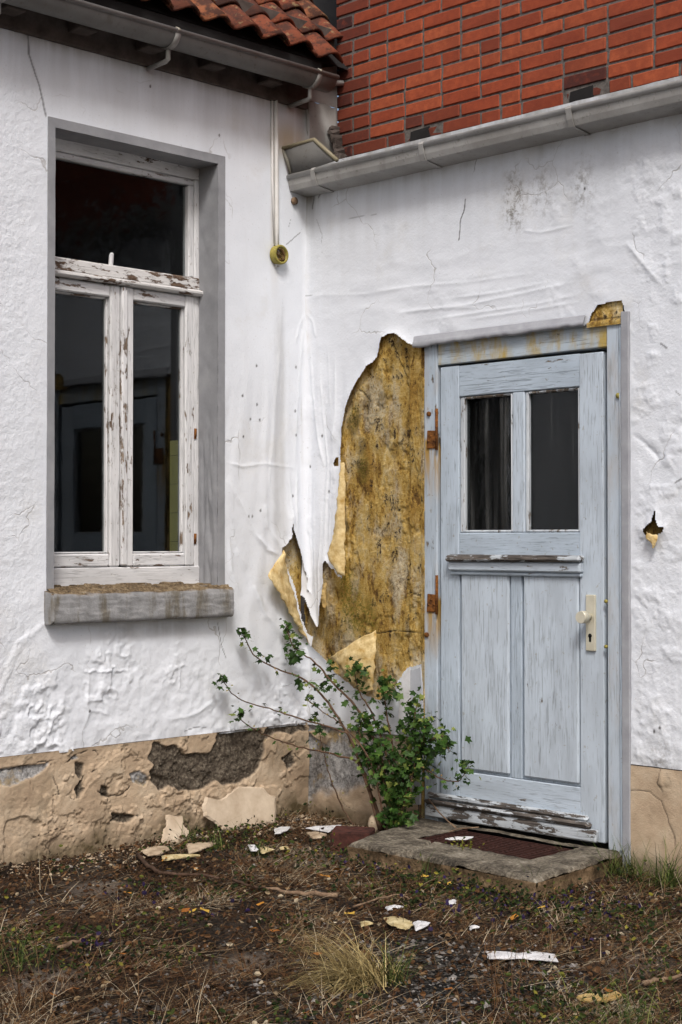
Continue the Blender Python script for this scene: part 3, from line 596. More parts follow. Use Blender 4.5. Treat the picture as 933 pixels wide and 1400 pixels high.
# stone sill
sx = .062; s0 = Lp(75, 850, sx)[1]; s1 = Lp(320, 845, sx)[1]; st1 = Lp(200, 808, sx)[2]; sb = Lp(200, 849, sx)[2]
def sillfn(U, V):   # U along, V around profile 0..1
    prof = np.array([(-.13, zf0 - .028), (-.06, zf0 - .04), (0, st1 + .012), (.045, st1 + .004), (.058, st1 - .006), (sx, st1 - .02), (sx, sb + .015), (sx - .006, sb + .003), (sx - .02, sb), (0, sb)])
    L = np.concatenate([[0], np.cumsum(np.hypot(*np.diff(prof, axis=0).T))]); s = V * L[-1]
    X = np.interp(s, L, prof[:, 0]); Z = np.interp(s, L, prof[:, 1])
    n = .009 * (fbm(U, V * 4, 14, 301, 4) - .5); top = sstep(.62, .3, V)
    Z = Z + n * .8 + top * .010 * sstep(.5, .6, fbm(U, V * 3, 12, 303, 4)) ; X = X + n * .7
    inr = (X < .004); yy = s0 + (s1 - s0) * U
    yy = np.where(inr, np.clip(yy, y0 - .03, y1 + .002), yy)
    return np.stack([X, yy, Z], -1)
grid_mesh('window_sill', np.linspace(0, 1, 160), np.linspace(0, 1, 60), sillfn, M['stone'], house, flip=False)
for yy, d in ((s0, -1), (s1, 1)):
    mb = MB(); P = [(-.001, st1 + .010), (.045, st1 + .003), (.058, st1 - .006), (sx, st1 - .02), (sx, sb + .015), (sx - .02, sb), (-.001, sb)]
    n = len(P); mb.add([(a, yy, b_) for a, b_ in P] + [(min(a, sx - .010), yy + d * .008, b_ * .98 + .02 * (st1 + sb) / 2) for a, b_ in P], [[i, (i + 1) % n, n + (i + 1) % n, n + i] for i in range(n)] + [list(range(n, 2 * n))])
    mb.build('sill_end', M['stone'], house)

# eaves board, rafters, gutter, roof
zw = 3.255
mb = MB(); mb.box(-.02, .018, -7, -.001, zw, zw + .13, .003); mb.box(-.3, .07, -7, -.001, zw + .16, zw + .18, .003)
mb.box(-.03, -.004, -7, .19, zw + .132, zw + .42, .002)
mb.build('eaves_board', M['soffit'], house)
mb = MB(); mb.box(.019, .104, -7, .0, zw + .115, zw + .20, .002); mb.build('eaves_underside', M['dark'], house)  # added black board: stands for the eaves shade and blocks sun on the wall
for k in range(9):
    y_ = -.28 - k * .34; mb = MB(); mb.box(.016, .10, y_ - .045, y_ + .045, zw + .05, zw + .113, .004); mb.build('rafter_end', M['soffit'], house)
# gutter: half round
gr_ = .057; gxc = .150
gz_at = lambda y: gz0 + (y + .75) * .004
gz0 = Lp(230, 39, gxc + gr_)[2]
pr = [(gxc - gr_ * math.cos(t), -gr_ * math.sin(t) * .95) for t in np.linspace(-.05, math.pi, 22)]
gy1 = Lp(449, 110, gxc)[1]
mb = MB(); rows = []
for y_ in np.linspace(-7, gy1, 60): rows.append([(a + .0, y_, gz_at(y_) + c) for a, c in pr])
mb.strip(rows)
n0 = len(pr); gg = [(a, gy1, gz_at(gy1) + c) for a, c in pr]; mb.add(gg, [list(range(n0))])
mb.tube([(gxc + gr_ + .002, -7, gz_at(-7) + .002), (gxc + gr_ + .002, gy1 + .004, gz_at(gy1) + .002)], .010, 10)
go = mb.build('half_round_gutter', M['zinc'], house, True, .0025)
for y_ in (Lp(243, 60, gxc + gr_)[1], Lp(437, 110, gxc + gr_)[1] + .0, -1.75, -2.6):
    mb = MB(); arc = [(gxc - (gr_ + .005) * math.cos(t), -(gr_ + .005) * math.sin(t) * .95) for t in np.linspace(.0, math.pi + .12, 20)]
    mb.strip([[(a, y_ + e, gz_at(y_) + c) for a, c in arc] for e in (-.014, .014)])
    zz = gz_at(y_) - gr_ - .004
    mb.tube([(gxc - .005, y_, zz + .006), (gxc - .005, y_, zz - .040), (gxc - .02, y_, zz - .046), (.012, y_, zz - .052)], .0085, 8)
    mb.tube([(gxc + gr_ - .008, y_, gz_at(y_) + .015), (gxc + gr_ + .012, y_, gz_at(y_) + .004)], .006, 6, a=.4)
    mb.build('gutter_bracket', M['zinc_box'], go, True, .004)
# roof of pantiles
SLP = math.radians(47); tw, te, tl = .166, .175, .215
ca, sa = math.cos(SLP), math.sin(SLP)
eave = np.array([.135, 0, zw + .222])
rf = MB(); pn = 14
def tprof(t): return .022 * math.sin(2 * math.pi * (t - .12)) + (.008 if t > .9 else 0)
rnd = random.Random(3)
for r_ in range(14):
    for c_ in range(-1, 24):
        yc = .17 - (c_ + 1) * tw + rnd.uniform(-.006, .006); lift = rnd.uniform(-.003, .004); sl_ = rnd.uniform(-.012, .012); rw = rnd.uniform(-.012, .012)
        s_0 = r_ * te + sl_; s_1 = s_0 + tl; rows_t, rows_b = [], []
        if r_ < 1 and yc > .13: continue
        for e in (0, .5, 1):
            s = s_0 + (s_1 - s_0) * e; base = .022 * (1 - e) + lift; rt, rb = [], []
            for j in range(pn + 1):
                t = j / pn; yy = yc - tw * .5 * 1.12 + tw * 1.12 * (1 - t) + (s - s_0) * rw; h = tprof(t) + base
                for lst, hh in ((rt, h), (rb, h - .013)): lst.append((eave[0] - s * ca + hh * sa, yy, eave[2] + s * sa + hh * ca))
            rows_t.append(rt); rows_b.append(rb)
        n = pn + 1; vs_ = [p for r in rows_t + rows_b for p in r]; f = []
        for i in range(2):
            for j in range(pn):
                f.append([i * n + j, i * n + j + 1, (i + 1) * n + j + 1, (i + 1) * n + j]); o = 3 * n; f.append([o + i * n + j, o + (i + 1) * n + j, o + (i + 1) * n + j + 1, o + i * n + j + 1])
        for j in range(pn): f.append([j, 3 * n + j, 3 * n + j + 1, j + 1]); f.append([2 * n + j, 2 * n + j + 1, 5 * n + j + 1, 5 * n + j])
        for i in range(2):
            f.append([i * n, (i + 1) * n, 3 * n + (i + 1) * n, 3 * n + i * n]); f.append([i * n + pn, 3 * n + i * n + pn, 3 * n + (i + 1) * n + pn, (i + 1) * n + pn])
        rf.add(vs_, f, 0, 0., True)
ro = rf.build('roof', M['tile'], house)
mb = MB(); mb.add([(.09, .19, zw + .21), (.09, -7, zw + .21), (.09 - 4 * ca, -7, zw + .21 + 4 * sa), (.09 - 4 * ca, .19, zw + .21 + 4 * sa), (-.005, .19, zw + .19), (-.005, 2, zw + .19 + .1), (-.005 - 4 * ca, 2, zw + .29 + 4 * sa), (-.005 - 4 * ca, .19, zw + .29 + 4 * sa)], [[0, 1, 2, 3], [4, 5, 6, 7]])
mb.build('roof_underlay', M['dark'], house, False)

# flashing that closes the step between the two houses
mb = MB()
fl = [[(.012, -.012, 3.30), (.012, .19, 3.30)], [(.012, -.010, 3.16), (.012, .19, 3.16)], [(.013, .004, 3.10), (.016, .19, 3.09)], [(.020, -.008, 3.065), (.034, .19, 3.05)], [(.035, -.028, 3.045), (.06, .185, 3.03)], [(.06, -.03, 3.04), (.085, .175, 3.02)]]
rows = []
for a, b_ in fl: rows.append([tuple(np.array(a) * (1 - t) + np.array(b_) * t + np.array([.004 * math.sin(9 * t + a[2] * 20), 0, .004 * math.sin(13 * t)])) for t in np.linspace(0, 1, 14)])
mb.strip(rows); mb.tube([(.03, -.02, 3.375), (.05, .185, 3.41)], .013, 8)
mb.add([(.010, -.012, 3.30), (.010, .19, 3.30), (.010, .19, 3.50), (.010, -.012, 3.44)], [[0, 1, 2, 3]])
mb.build('flashing', M['zinc_sheet'], house, True, .003)

# ================================================================ RIGHT HOUSE
annex = thing('brick_house', 'brick house on the right with white lower wall, torn sheeting and pale blue plank door', 'house', (1.2, 0, 0))
PATCH_R, GAP_R, CORN_R, STAR_R = Rpoly(PATCH), Rpoly(GAP), Rpoly(CORNER), Rpoly(STAR)
RCREASE = [(rp((420, 428), (428, 440), (432, 462)), .006, .007), (rp((424, 470), (428, 540), (436, 600), (444, 640)), .006, .008), (rp((437, 500), (441, 560), (445, 600), (449, 640)), .005, .007), (rp((458, 480), (459, 560), (455, 620)), .005, .006), (rp((449, 630), (446, 680), (443, 760)), .007, .009), (rp((455, 640), (452, 690), (449, 760)), .005, .008), (rp((430, 660), (429, 740), (433, 830)), .005, .006), (rp((424, 640), (423, 720), (428, 800)), .006, .006), (rp((440, 700), (437, 780), (438, 840)), .005, .007), (rp((448, 470), (450, 520), (452, 560)), .004, .004),
           (rp((430, 405), (500, 402), (560, 392), (640, 386), (740, 372)), .006, 0.003), (rp((560, 425), (640, 417), (720, 400), (790, 385)), .007, 0.0042), (rp((575, 440), (650, 428), (740, 415), (800, 400)), .006, 0.0036), (rp((600, 410), (680, 400), (760, 384)), .007, 0.0036), (rp((540, 428), (600, 422), (660, 420)), .006, 0.0036), (rp((640, 437), (720, 425), (795, 412)), .006, 0.0036), (rp((864, 594), (880, 605), (895, 620), (905, 632)), .010, -.010), (rp((855, 330), (880, 360), (910, 395)), .010, .007), (rp((715, 315), (740, 318), (785, 308)), .005, .005), (rp((420, 427), (418, 500), (421, 640)), .006, .004)]
us = axis(0, 0, 2.16, 7.0, .004, .09); vs = axis(.412, .412, 2.93, 2.99, .005, .05); U, V = np.meshgrid(us, vs, indexing='ij')
DOOR = (.722, 1.762, .05, 2.104)
def right_h(u, v):
    h = .006 * (fbm(u, v, 2.4, 503, 3) - .5) + .003 * (fbm(u, v, 12, 505, 3) - .5)
    h = h + .0050 * sstep(.42, .85, fbm(u, v, 9, 541, 4)) * sstep(.45, .62, fbm(u, v, 2.5, 543, 2)) + .0050 * sstep(.45, .9, fbm(u, v, 18, 545, 3)) * sstep(1.7, 1.85, u)
    h = h + sstep(1.70, 1.85, u) * (.006 * (fbm(u, v, 5, 563, 3) - .5) + .0035 * (fbm(u, v, 45, 561, 3) - .5) * sstep(1.5, .9, v))
    h = h + sstep(2.2, 2.33, v) * sstep(2.55, 2.4, v) * .003 * (ridge(u * .25, v, 12, 571, 3) - .5)
    dr = sstep(.5, .2, u) * sstep(.7, 1.1, v) * sstep(2.15, 1.8, v); x = u * 40 + 3 * fbm(u, v * .3, 5, 571, 3)
    h = h + dr * .003 * np.sin(x * 1.6)
    for pts, wd, am in RCREASE: h = h + crease(u, v, pts, wd, am)
    e = np.minimum(sdpoly(u, v, PATCH_R), np.minimum(sdpoly(u, v, GAP_R), sdpoly(u, v, STAR_R))); h = h + .016 * np.exp(-np.maximum(e, 0) / .03)
    return h + cornerfold(u)
crk = np.zeros(U.shape)
for pts, wd, st in [([(637, 272), (634, 290), (630, 300), (628, 328)], .0022, .9), ([(432, 300), (441, 320), (440, 345)], .0012, .5), ([(652, 215), (648, 235)], .0014, .6), ([(475, 300), (490, 296), (515, 293)], .001, .4), ([(430, 262), (428, 285)], .003, .6), ([(442, 258), (436, 270)], .003, .6), ([(425, 262), (440, 258)], .003, .7), ([(905, 470), (912, 476)], .003, .7), ([(925, 660), (933, 655)], .003, .7), ([(925, 535), (931, 540)], .002, .6), ([(420, 405), (433, 402)], .0012, .5)]:
    d, t = dline(U + .01 * (fbm(U, V, 25, 7, 2) - .5), V, rp(*pts)); crk = np.maximum(crk, sstep(wd * 1.8, wd * .6, d) * st)
for a, b_ in [(903, 995), (895, 1000), (441, 596), (450, 672), (424, 638), (800, 258)]:
    q = rp((a, b_))[0]; crk = np.maximum(crk, sstep(.007, .003, np.hypot(U - q[0], (V - q[1]) * .7)) * .9)
holes = [(462, 632)]
dirt = .50 * sstep(2.80, 2.90, V + .12 * (fbm(U, V * .3, 9, 3, 3) - .5)) + .22 * sstep(2.3, 2.85, V) + .5 * sstep(.12, .02, U) * sstep(2.6, 2.85, V) + .3 * sstep(.55, .42, V)
spot = sum(sstep(.10, .01, np.hypot(U - q[0], (V - q[1]) * .55)) for q in rp((705, 285), (742, 262), (797, 258), (905, 1045), (703, 268))) * .75
rust = .25 * sstep(.06, .0, U) * sstep(.6, .8, fbm(U, V, 6, 9, 3))
HOLE = [[(457, 634), (461, 626), (465, 625), (465, 637), (460, 638)]]
def rkeep(U, V):
    k = ~((U > DOOR[0] - (0.0)) & (U < DOOR[1]) & (V < DOOR[3]))
    for p, a in ((PATCH_R, .008), (GAP_R, .008), (CORN_R, .005), (STAR_R, .003), (Rpoly(HOLE[0]), .002)): k &= foil_edge(U, V, p, a) > 0
    return k
grid_mesh('wall', us, vs, lambda U, V: np.stack([U, -right_h(U, V), V], -1), M['white'], annex, rkeep, dict(dirt=dirt, rust=rust, crack=crk, spot=spot, grain=.6 + .5 * sstep(1.7, 1.9, U)))
# bare ochre plaster under the sheet
us2 = np.arange(-.03, .735, .005); vs2 = np.arange(.42, 2.26, .005); U2, V2 = np.meshgrid(us2, vs2, indexing='ij')
ocr = np.zeros(U2.shape)
for pts in ([(533, 470), (545, 495), (556, 530)], [(500, 868), (540, 862), (577, 866)], [(488, 532), (496, 540), (503, 548)], [(560, 810), (577, 815)]):
    d, _ = dline(U2 + .014 * (fbm(U2, V2, 25, 7, 2) - .5), V2, rp(*pts)); ocr = np.maximum(ocr, sstep(.0035, .001, d))
ms = sum(sstep(r, r * .3, np.hypot(U2 - q[0], (V2 - q[1]) * .5)) for q, r in zip(rp((478, 830), (470, 800), (492, 640), (480, 570), (500, 850)), (.10, .07, .05, .05, .08)))
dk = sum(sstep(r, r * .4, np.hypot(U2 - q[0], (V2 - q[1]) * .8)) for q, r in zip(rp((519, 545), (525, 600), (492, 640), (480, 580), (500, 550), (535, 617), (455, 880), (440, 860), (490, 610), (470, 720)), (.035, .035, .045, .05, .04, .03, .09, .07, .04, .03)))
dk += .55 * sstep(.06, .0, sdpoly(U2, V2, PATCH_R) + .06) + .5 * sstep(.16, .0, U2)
rib = .012 * sstep(.63, .645, U2)
grid_mesh('bare_plaster', us2, vs2, lambda U, V: np.stack([U, .022 - rib - .014 * (fbm(U, V, 8, 609, 5, .6) - .5) - .006 * sstep(.5, .53, fbm(U, V * .6, 10, 619, 5, .6)) + .004 * ocr, V], -1), M['ochre'], annex, None, dict(moss=np.clip(ms, 0, 1), dirt=np.clip(dk, 0, 1) * .7, crack=ocr))
us2 = np.arange(1.588, 1.7485, .005); vs2 = np.arange(2.09, 2.30, .005); U2, V2 = np.meshgrid(us2, vs2, indexing='ij'); zr = U2 * 0
grid_mesh('bare_plaster', us2, vs2, lambda U, V: np.stack([U, .008 - .006 * (fbm(U, V, 14, 611, 3) - .5) - .014 * sstep(2.118, 2.106, V), V], -1), M['ochre'], annex, None, dict(moss=zr, dirt=sstep(2.13, 2.12, V2) * .3 + sstep(.004, .001, np.abs(V2 - 2.12)) * .6, crack=zr))
us2 = np.arange(1.82, 2.0, .006); vs2 = np.arange(1.2, 1.5, .006); U2, V2 = np.meshgrid(us2, vs2, indexing='ij')
grid_mesh('bare_plaster', us2, vs2, lambda U, V: np.stack([U, .02 + 0 * U, V], -1), M['ochre_dark'], annex, None, dict(moss=0 * U2, dirt=.4 + 0 * U2, crack=0 * U2))
# flaps of the right wall
tag(flap('torn_flap', M['flap'], [(467, 632), (464, 665), (460, 700), (456, 730), (449, 752), (449, 765), (458, 776), (462, 784)], [(471, 632), (472, 665), (472, 700), (472, 740), (472, 770), (473, 787)], [.018, .03, .035, .035, .045, .05, .045, .03], [.02, .025, .03, .035, .035, .035][:6], lambda a, b_, o: Rp(a, b_, -o), annex, .016), 'long yellow curl of wall sheet beside the bare plaster')
tag(flap('torn_flap', M['flap'], [(452, 898), (460, 906), (468, 918), (478, 932), (497, 946)], [(515, 862), (514, 885), (513, 910), (510, 945)], [.03, .05, .06, .06, .05], [.035, .05, .05, .04], lambda a, b_, o: Rp(a, b_, -o), annex, .02), 'triangular yellow flap of wall sheet hanging by the shrub')
flap('torn_flap', M['flap_dirty'], [(441, 800), (440, 825), (443, 832)], [(446, 795), (446, 820), (445, 832)], [.02, .02, .02], [.02, .02, .02], lambda a, b_, o: Rp(a, b_, -o), annex, .004)
flap('torn_flap', M['flap'], [(883, 726), (885, 736), (889, 744), (892, 749)], [(899, 732), (899, 737), (897, 743), (893, 749)], [.02, .03, .035, .03], [.02, .03, .03, .03], lambda a, b_, o: Rp(a, b_, -o), annex, .006)
# plinths either side of the door
us = axis(0, 0, .70, .70, .004, 1); vs = axis(-.12, -.12, .414, .414, .004, 1); U, V = np.meshgrid(us, vs, indexing='ij')
gA = sstep(.13, .19, V + .35 * (.35 - U) * .6 + .10 * (fbm(U, V, 8, 701, 4) - .5)) * sstep(.66, .5, U + .2 * (fbm(U, V, 6, 703, 3) - .5))
beige = [(422, 1000), (440, 995), (452, 1008), (446, 1018), (430, 1008)]
gA = gA * sstep(-.004, .004, sdpoly(U, V, Rpoly(beige)))
ph = .006 + .012 * (fbm(U, V, 6, 711, 4) - .5) + .010 * (fbm(U, V, 20, 713, 3) - .5) - .012 * gA + cornerfold(U) * .3
pc2 = sstep(.985, .998, ridge(U, V, 7, 721, 3)) * .8
grid_mesh('plinth', us, vs, lambda U, V: np.stack([U, -ph, V], -1), M['plinth'], annex, None, dict(raw=0 * U, grey=gA, crack=pc2, dirt=sstep(.10, .0, V + .08 * (fbm(U, V, 7, 3, 3) - .5)) + .5 * sstep(.36, .42, V)))
us = axis(1.784, 1.784, 2.16, 7, .004, .09); vs = axis(-.12, -.12, .409, .409, .004, 1); U, V = np.meshgrid(us, vs, indexing='ij')
pc3 = np.zeros(U.shape)
for pts in ([(862, 1080), (890, 1082), (905, 1095), (920, 1135), (925, 1160)], [(905, 1052), (900, 1070), (908, 1082)]):
    d, _ = dline(U + .02 * (fbm(U, V, 18, 7, 3) - .5), V, rp(*pts)); pc3 = np.maximum(pc3, sstep(.003, .001, d) * .6)
qq = rp((910, 1070))[0]
grid_mesh('plinth', us, vs, lambda U, V: np.stack([U, -(.006 + .008 * (fbm(U, V, 5, 731, 3) - .5) + .004 * (fbm(U, V, 18, 733, 3) - .5) - .004 * pc3 + .012 * np.exp(-((U - qq[0]) ** 2 + (V - qq[1]) ** 2) / .0012) * fbm(U, V, 40, 3, 2)), V], -1), M['plinth'], annex, None,
          dict(raw=0 * U, grey=0 * U, crack=pc3, dirt=.8 * sstep(.14, -.02, V + .12 * (fbm(U, V, 7, 3, 4) - .5)) + .5 * sstep(.05, .01, np.hypot(U - qq[0], V - qq[1])) * fbm(U, V, 40, 6, 2)))
mb = MB(); mb.add([(1.784, -.001, .4105), (1.784, -.007, .4105), (7, -.007, .4105), (7, -.001, .4105)], [[0, 1, 2, 3]]); mb.add([(0, .001, .4150), (0, -.008, .4150), (.70, -.008, .4150), (.70, .001, .4150)], [[0, 1, 2, 3]]); mb.build('plinth_ledge', M['soffit'], annex)

# brick wall above
by = .195; mort = MB(); mort.box(.010, 7, by + .0045, by + 3, 2.6, 6.2, .002)
mo = mort.build('mortar_wall', M['mortar'], annex)
bw = MB(); rnd = random.Random(11); SLOTS = []
dark_at = [(Rp(578, 178, by)[0], Rp(578, 178, by)[2]), (Rp(808, 122, by)[0], Rp(808, 122, by)[2])]
c_ = 0; zb_ = 2.872
while zb_ < 4.6:
    x_ = .0; first = True; pat = rnd.randrange(3)
    seq = c_ % 2
    while x_ < 4.6:
        ln = .104 if (first and seq) else (.21 if rnd.random() < .78 else .1)
        x2 = x_ + ln
        z2 = zb_ + .0510
        mid = (x_ + x2) / 2; skip = False
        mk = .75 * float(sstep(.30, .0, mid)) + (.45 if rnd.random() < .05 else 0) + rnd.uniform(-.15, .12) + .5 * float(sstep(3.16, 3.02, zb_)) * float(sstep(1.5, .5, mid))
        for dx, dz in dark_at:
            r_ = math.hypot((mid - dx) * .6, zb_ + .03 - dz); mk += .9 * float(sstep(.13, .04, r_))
            if zb_ < dz + .0 and zb_ + .052 > dz - .03 and x_ < dx < x2: skip = True; SLOTS.append((x_, x2, zb_, z2))
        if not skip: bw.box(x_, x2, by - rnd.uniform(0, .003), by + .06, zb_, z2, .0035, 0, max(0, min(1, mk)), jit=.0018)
        x_ = x2 + .0115; first = False
    zb_ += .0615; c_ += 1
for xa, xb, za, zb3 in SLOTS:
    xm = xa + (xb - xa) * .62; bw.box(xm, xb, by + .004, by + .06, za, zb3 - .004, .006, 0, .8, jit=.007); bw.box(xa, xa + .03, by + .006, by + .06, za, zb3 - .012, .006, 0, .9, jit=.007)
    mb = MB(); mb.box(xa + .02, xm + .008, by - .001, by + .02, za - .004, zb3 + .004, .004, jit=.006); mb.build('brick_hole', M['dark'], annex)  # black block stands in for the shade inside the broken brick
bw.build('brick_facing', M['brick'], annex)

# box gutter on the white wall
gy = -.118; gzt = Rp(600, 194, gy)[2]; ghh = .058
gsl = (Rp(900, 121, gy)[2] - Rp(450, 229, gy)[2]) / (Rp(900, 121, gy)[0] - Rp(450, 229, gy)[0]); gx0 = Rp(600, 194, gy)[0]
gt = lambda x: gzt + (x - gx0) * gsl
mb = MB(); rows = []
for x in np.linspace(.004, 7, 60):
    z = gt(x); rows.append([(x, gy + .022, z - .004), (x, gy, z), (x, gy - .0, z - .012), (x, gy + .004, z - ghh * .62), (x, gy + .012, z - ghh), (x, -.004, z - ghh - .012), (x, .012, z - ghh - .012), (x, .012, z - .02)])
mb.strip(rows, smooth=False); mb.tube([(.004, gy, gt(0) + .003), (7, gy, gt(7) + .003)], .0115, 10)
r0 = rows[0]; mb.add(r0, [list(range(len(r0)))])
bo = mb.build('box_gutter', M['zinc_box'], annex, True, .003)
for px in (430, 578, 780, 1010, 1240):
    x = Rp(px, 200, gy)[0]; z = gt(x); mb = MB()
    e = .004; pts = [(gy + .02, z + .010), (gy - e, z + .016), (gy - .015, z + .004), (gy - e - .006, z - .012), (gy - e, z - ghh * .62), (gy + .008, z - ghh - .004), (-.006, z - ghh - .017)]
    mb.strip([[(x + s_, a, c) for a, c in pts] for s_ in (-.013, .013)], smooth=False); mb.build('gutter_bracket', M['zinc_box'], bo, True, .003)
# splash guard at the gutter end
mb = MB(); A = Rp(398, 240, gy); B = Rp(461, 219, gy); Cc = Rp(430, 191, gy + .02); Dd = Rp(386, 203, gy - .03)
Q = [np.array(q) for q in (A, B, Cc, Dd)]
mb.strip([[tuple(Q[0] * (1 - t) + Q[1] * t) for t in np.linspace(0, 1, 8)], [tuple(Q[3] * (1 - t) + Q[2] * t) for t in np.linspace(0, 1, 8)]], smooth=True)
mb.tube([tuple(Q[1]), tuple(Q[2]), tuple(Q[3])], .0085, 8, a=.55); mb.tube([tuple(Q[3]), tuple((Q[3] + Q[0]) / 2 + np.array([.006, 0, 0])), tuple(Q[0])], .007, 8, a=.2)
mb.build('splash_guard', M['zinc'], bo, True, .003)
mb = MB()
for k in range(9):
    p = Rp(452 + k * 1.4, 176 + 5 * k, .13); mb.box(p[0] - .010, p[0] + .010, .12, .18, p[2] - .014, p[2] + .014, .004, jit=.007)
mb.build('crumbled_mortar', M['soffit'], annex)

# door frame, door
dfy = .006; FZ = .075
dfr = MB(); ztp = 2.108
dfr.box(.724, .800, dfy, .10, FZ - .02, ztp, .004, 0, a=.25)
dfr.box(1.676, 1.748, dfy - .004, .10, FZ - .02, ztp, .004, 0, a=.15)
dfr.box(1.735, 1.750, dfy - .012, dfy + .03, FZ, ztp - .03, .005, 0, a=.1)
df = dfr.build('door_frame', M['d_post'], annex)
mb = MB(); mb.box(.802, 1.674, dfy + .002, .10, 2.008, ztp + .01, .003, 0, a=.25, jit=.002); mb.build('door_head', M['d_head'], df)
mb = MB(); mb.box(.79, 1.69, .09, .12, .05, 2.2, .002); mb.build('door_rebate', M['dark'], df)  # black sheet stands in for the unlit room behind the panes
dy = .014; dth = .045
DX = lambda px, py=800: Rp(px, py, dy)[0]
DZ = lambda px, py: Rp(px, py, dy)[2]
lx0, lx1 = .812, 1.652; gx = (DX(633, 640), DX(698, 640), DX(720, 640), DX(790, 640)); gz = (DZ(700, 727), DZ(690, 541))
lz1 = 1.998; lz0 = .090; rl = DZ(700, 757); pb = DZ(700, 1062); lg = (DZ(618, 776), DZ(618, 757)); px_ = (DX(625), DX(697), DX(714), DX(790))
door = MB()
door.box(lx0, gx[0] - .022, dy, dy + dth, lz0, lz1, .003, 0); door.box(gx[3] + .010, lx1, dy - .001, dy + dth, lz0, lz1 - .004, .003, 0, jit=.001)
sx0, sx1 = gx[0] - .021, gx[3] + .009
door.box(sx0, sx1, dy + .001, dy + dth, gz[1] + .012, lz1 - .002, .003, 1, a=.1)        # top rail
door.box(sx0, sx1, dy + .001, dy + dth, lg[0] - .02, gz[0] - .004, .003, 1, a=.1)        # lock rail
door.box(sx0, sx1, dy + .001, dy + dth, lz0 + .02, pb - .006, .003, 1, a=.1)             # bottom rail
door.box(gx[1] + .008, gx[2] - .012, dy + .002, dy + dth, gz[0] - .0035, gz[1] + .0115, .004, 0)   # glazing bar
door.box(px_[1] + .004, px_[2] - .004, dy + .002, dy + dth, pb - .0055, lg[0] - .0205, .003, 0)     # muntin
do = door.build('door', [M['d_z'], M['d_x']], annex)
for a0, a1 in ((sx0, px_[1] + .003), (px_[2] - .003, sx1)):
    mb = MB(); mb.box(a0 + .001, a1 - .001, dy + .012, dy + dth - .01, pb - .005, lg[0] - .021, .002, 0); mb.box(a0 + .010, a1 - .006, dy - .003, dy + .0115, pb + .006, lg[0] - .025, .007, 0)
    # edge bead
    mb.build('door_panel', M['d_z'], do)
for a0, a1 in ((gx[0], gx[1]), (gx[2], gx[3])):
    mb = MB(); a_, b_ = a0 - .0205 if a0 == gx[0] else a0 - .011, a1 + .007
    for s_ in ((a_, a0 + .004), (a1 - .003, b_)): mb.box(s_[0], s_[1], dy + .006, dy + .03, gz[0] - .002, gz[1] + .010, .004, 0, a=.1, jit=.0012)
    mb.box(a0 + .005, a1 - .004, dy + .006, dy + .03, gz[0] - .003, gz[0] + .008, .004, 0, a=.2, jit=.0015); mb.box(a0 + .005, a1 - .004, dy + .006, dy + .03, gz[1], gz[1] + .011, .004, 0, a=.6, jit=.0015)
    mb.build('glazing_bead', M['d_bead'], do)
    mb = MB(); mb.box(a0 - .002, a1 + .002, dy + .022, dy + .026, gz[0], gz[1] + .005, .001); mb.build('door_pane', M['glass_dusty'], do)
ledge = MB(); lxa, lxb = DX(617, 770), DX(800, 770)
ledge.box(lxa, lxb, dy - .045, dy + .0005, lg[1] - .030, lg[1] - .004, .008, 1, a=.62, jit=.003); ledge.box(lxa + .004, lxb - .004, dy - .028, dy + .0005, lg[0] - .012, lg[1] - .031, .006, 0, a=.15); ledge.box(lxa + .008, lxb - .008, dy - .016, dy + .0005, lg[0] - .030, lg[0] - .013, .005, 0, a=.2)
ledge.build('door_ledge', [M['d_x'], M['d_bad']], do)
wb = MB(); wx0, wx1 = DX(584, 1100) + .012, DX(820, 1150); wz = DZ(600, 1082)
wb.box(wx0, wx1, dy - .030, dy - .0005, lz0, wz - .055, .006, 0, a=.26, jit=.003); wb.box(wx0 + .005, wx1 - .03, dy - .036, dy - .0005, wz - .054, wz - .030, .008, 0, a=.62, jit=.006); wb.box(wx0 + .005, wx1 - .05, dy - .022, dy - .0005, wz - .029, wz - .002, .008, 0, a=.42, jit=.006)
wb.build('weather_board', M['d_bad'], do)
hp = MB(); h0, h1 = DX(803, 850), DX(816, 850); hz1, hz0 = DZ(809, 813), DZ(809, 890)
hp.box(h0, h1, dy - .012, dy + .0005, hz0, hz1, .003, 0); hp.build('handle_plate', M['handle'], do)
kb = MB(); kx = (h0 + h1) / 2 - .002; kz = DZ(805, 843)
kb.tube([(kx, dy - .011, kz), (kx, dy - .045, kz)], .012, 14)
kb.tube([(kx, dy - .040, kz), (kx, dy - .046, kz), (kx, dy - .066, kz), (kx, dy - .072, kz)], [.020, .0245, .0245, .023], 20); kb.add([(kx + .0228 * math.cos(q * .2618), dy - .0725, kz + .0228 * math.sin(q * .2618)) for q in range(24)], [list(range(24))]); kb.build('door_knob', M['handle'], do)
ky = MB(); kz2 = DZ(809, 871); ky.tube([(kx + .002, dy - .0115, kz2 + .006), (kx + .002, dy - .0135, kz2 + .006)], .0085, 14); ky.box(kx - .003, kx + .007, dy - .0135, dy - .0115, kz2 - .018, kz2 + .004, .0005); ky.build('keyhole', M['keyhole'], do)
for za, zb2 in ((DZ(588, 560), DZ(588, 613)), (DZ(588, 786), DZ(588, 836))):
    mb = MB(); hx = .800
    mb.tube([(hx + .006, dfy - .010, zb2 - .01), (hx + .006, dfy - .010, za)], .0065, 10); mb.box(hx - .055, hx + .004, dfy - .006, dfy - .0006, zb2, zb2 + .075, .002, 0, jit=.003)
    for q in range(3): mb.tube([(hx - .012 - q * .016, dfy - .0055, zb2 + .03 + .02 * (q % 2)), (hx - .012 - q * .016, dfy - .009, zb2 + .03 + .02 * (q % 2))], .005, 8)
    mb.build('door_hinge', M['rust'], df)
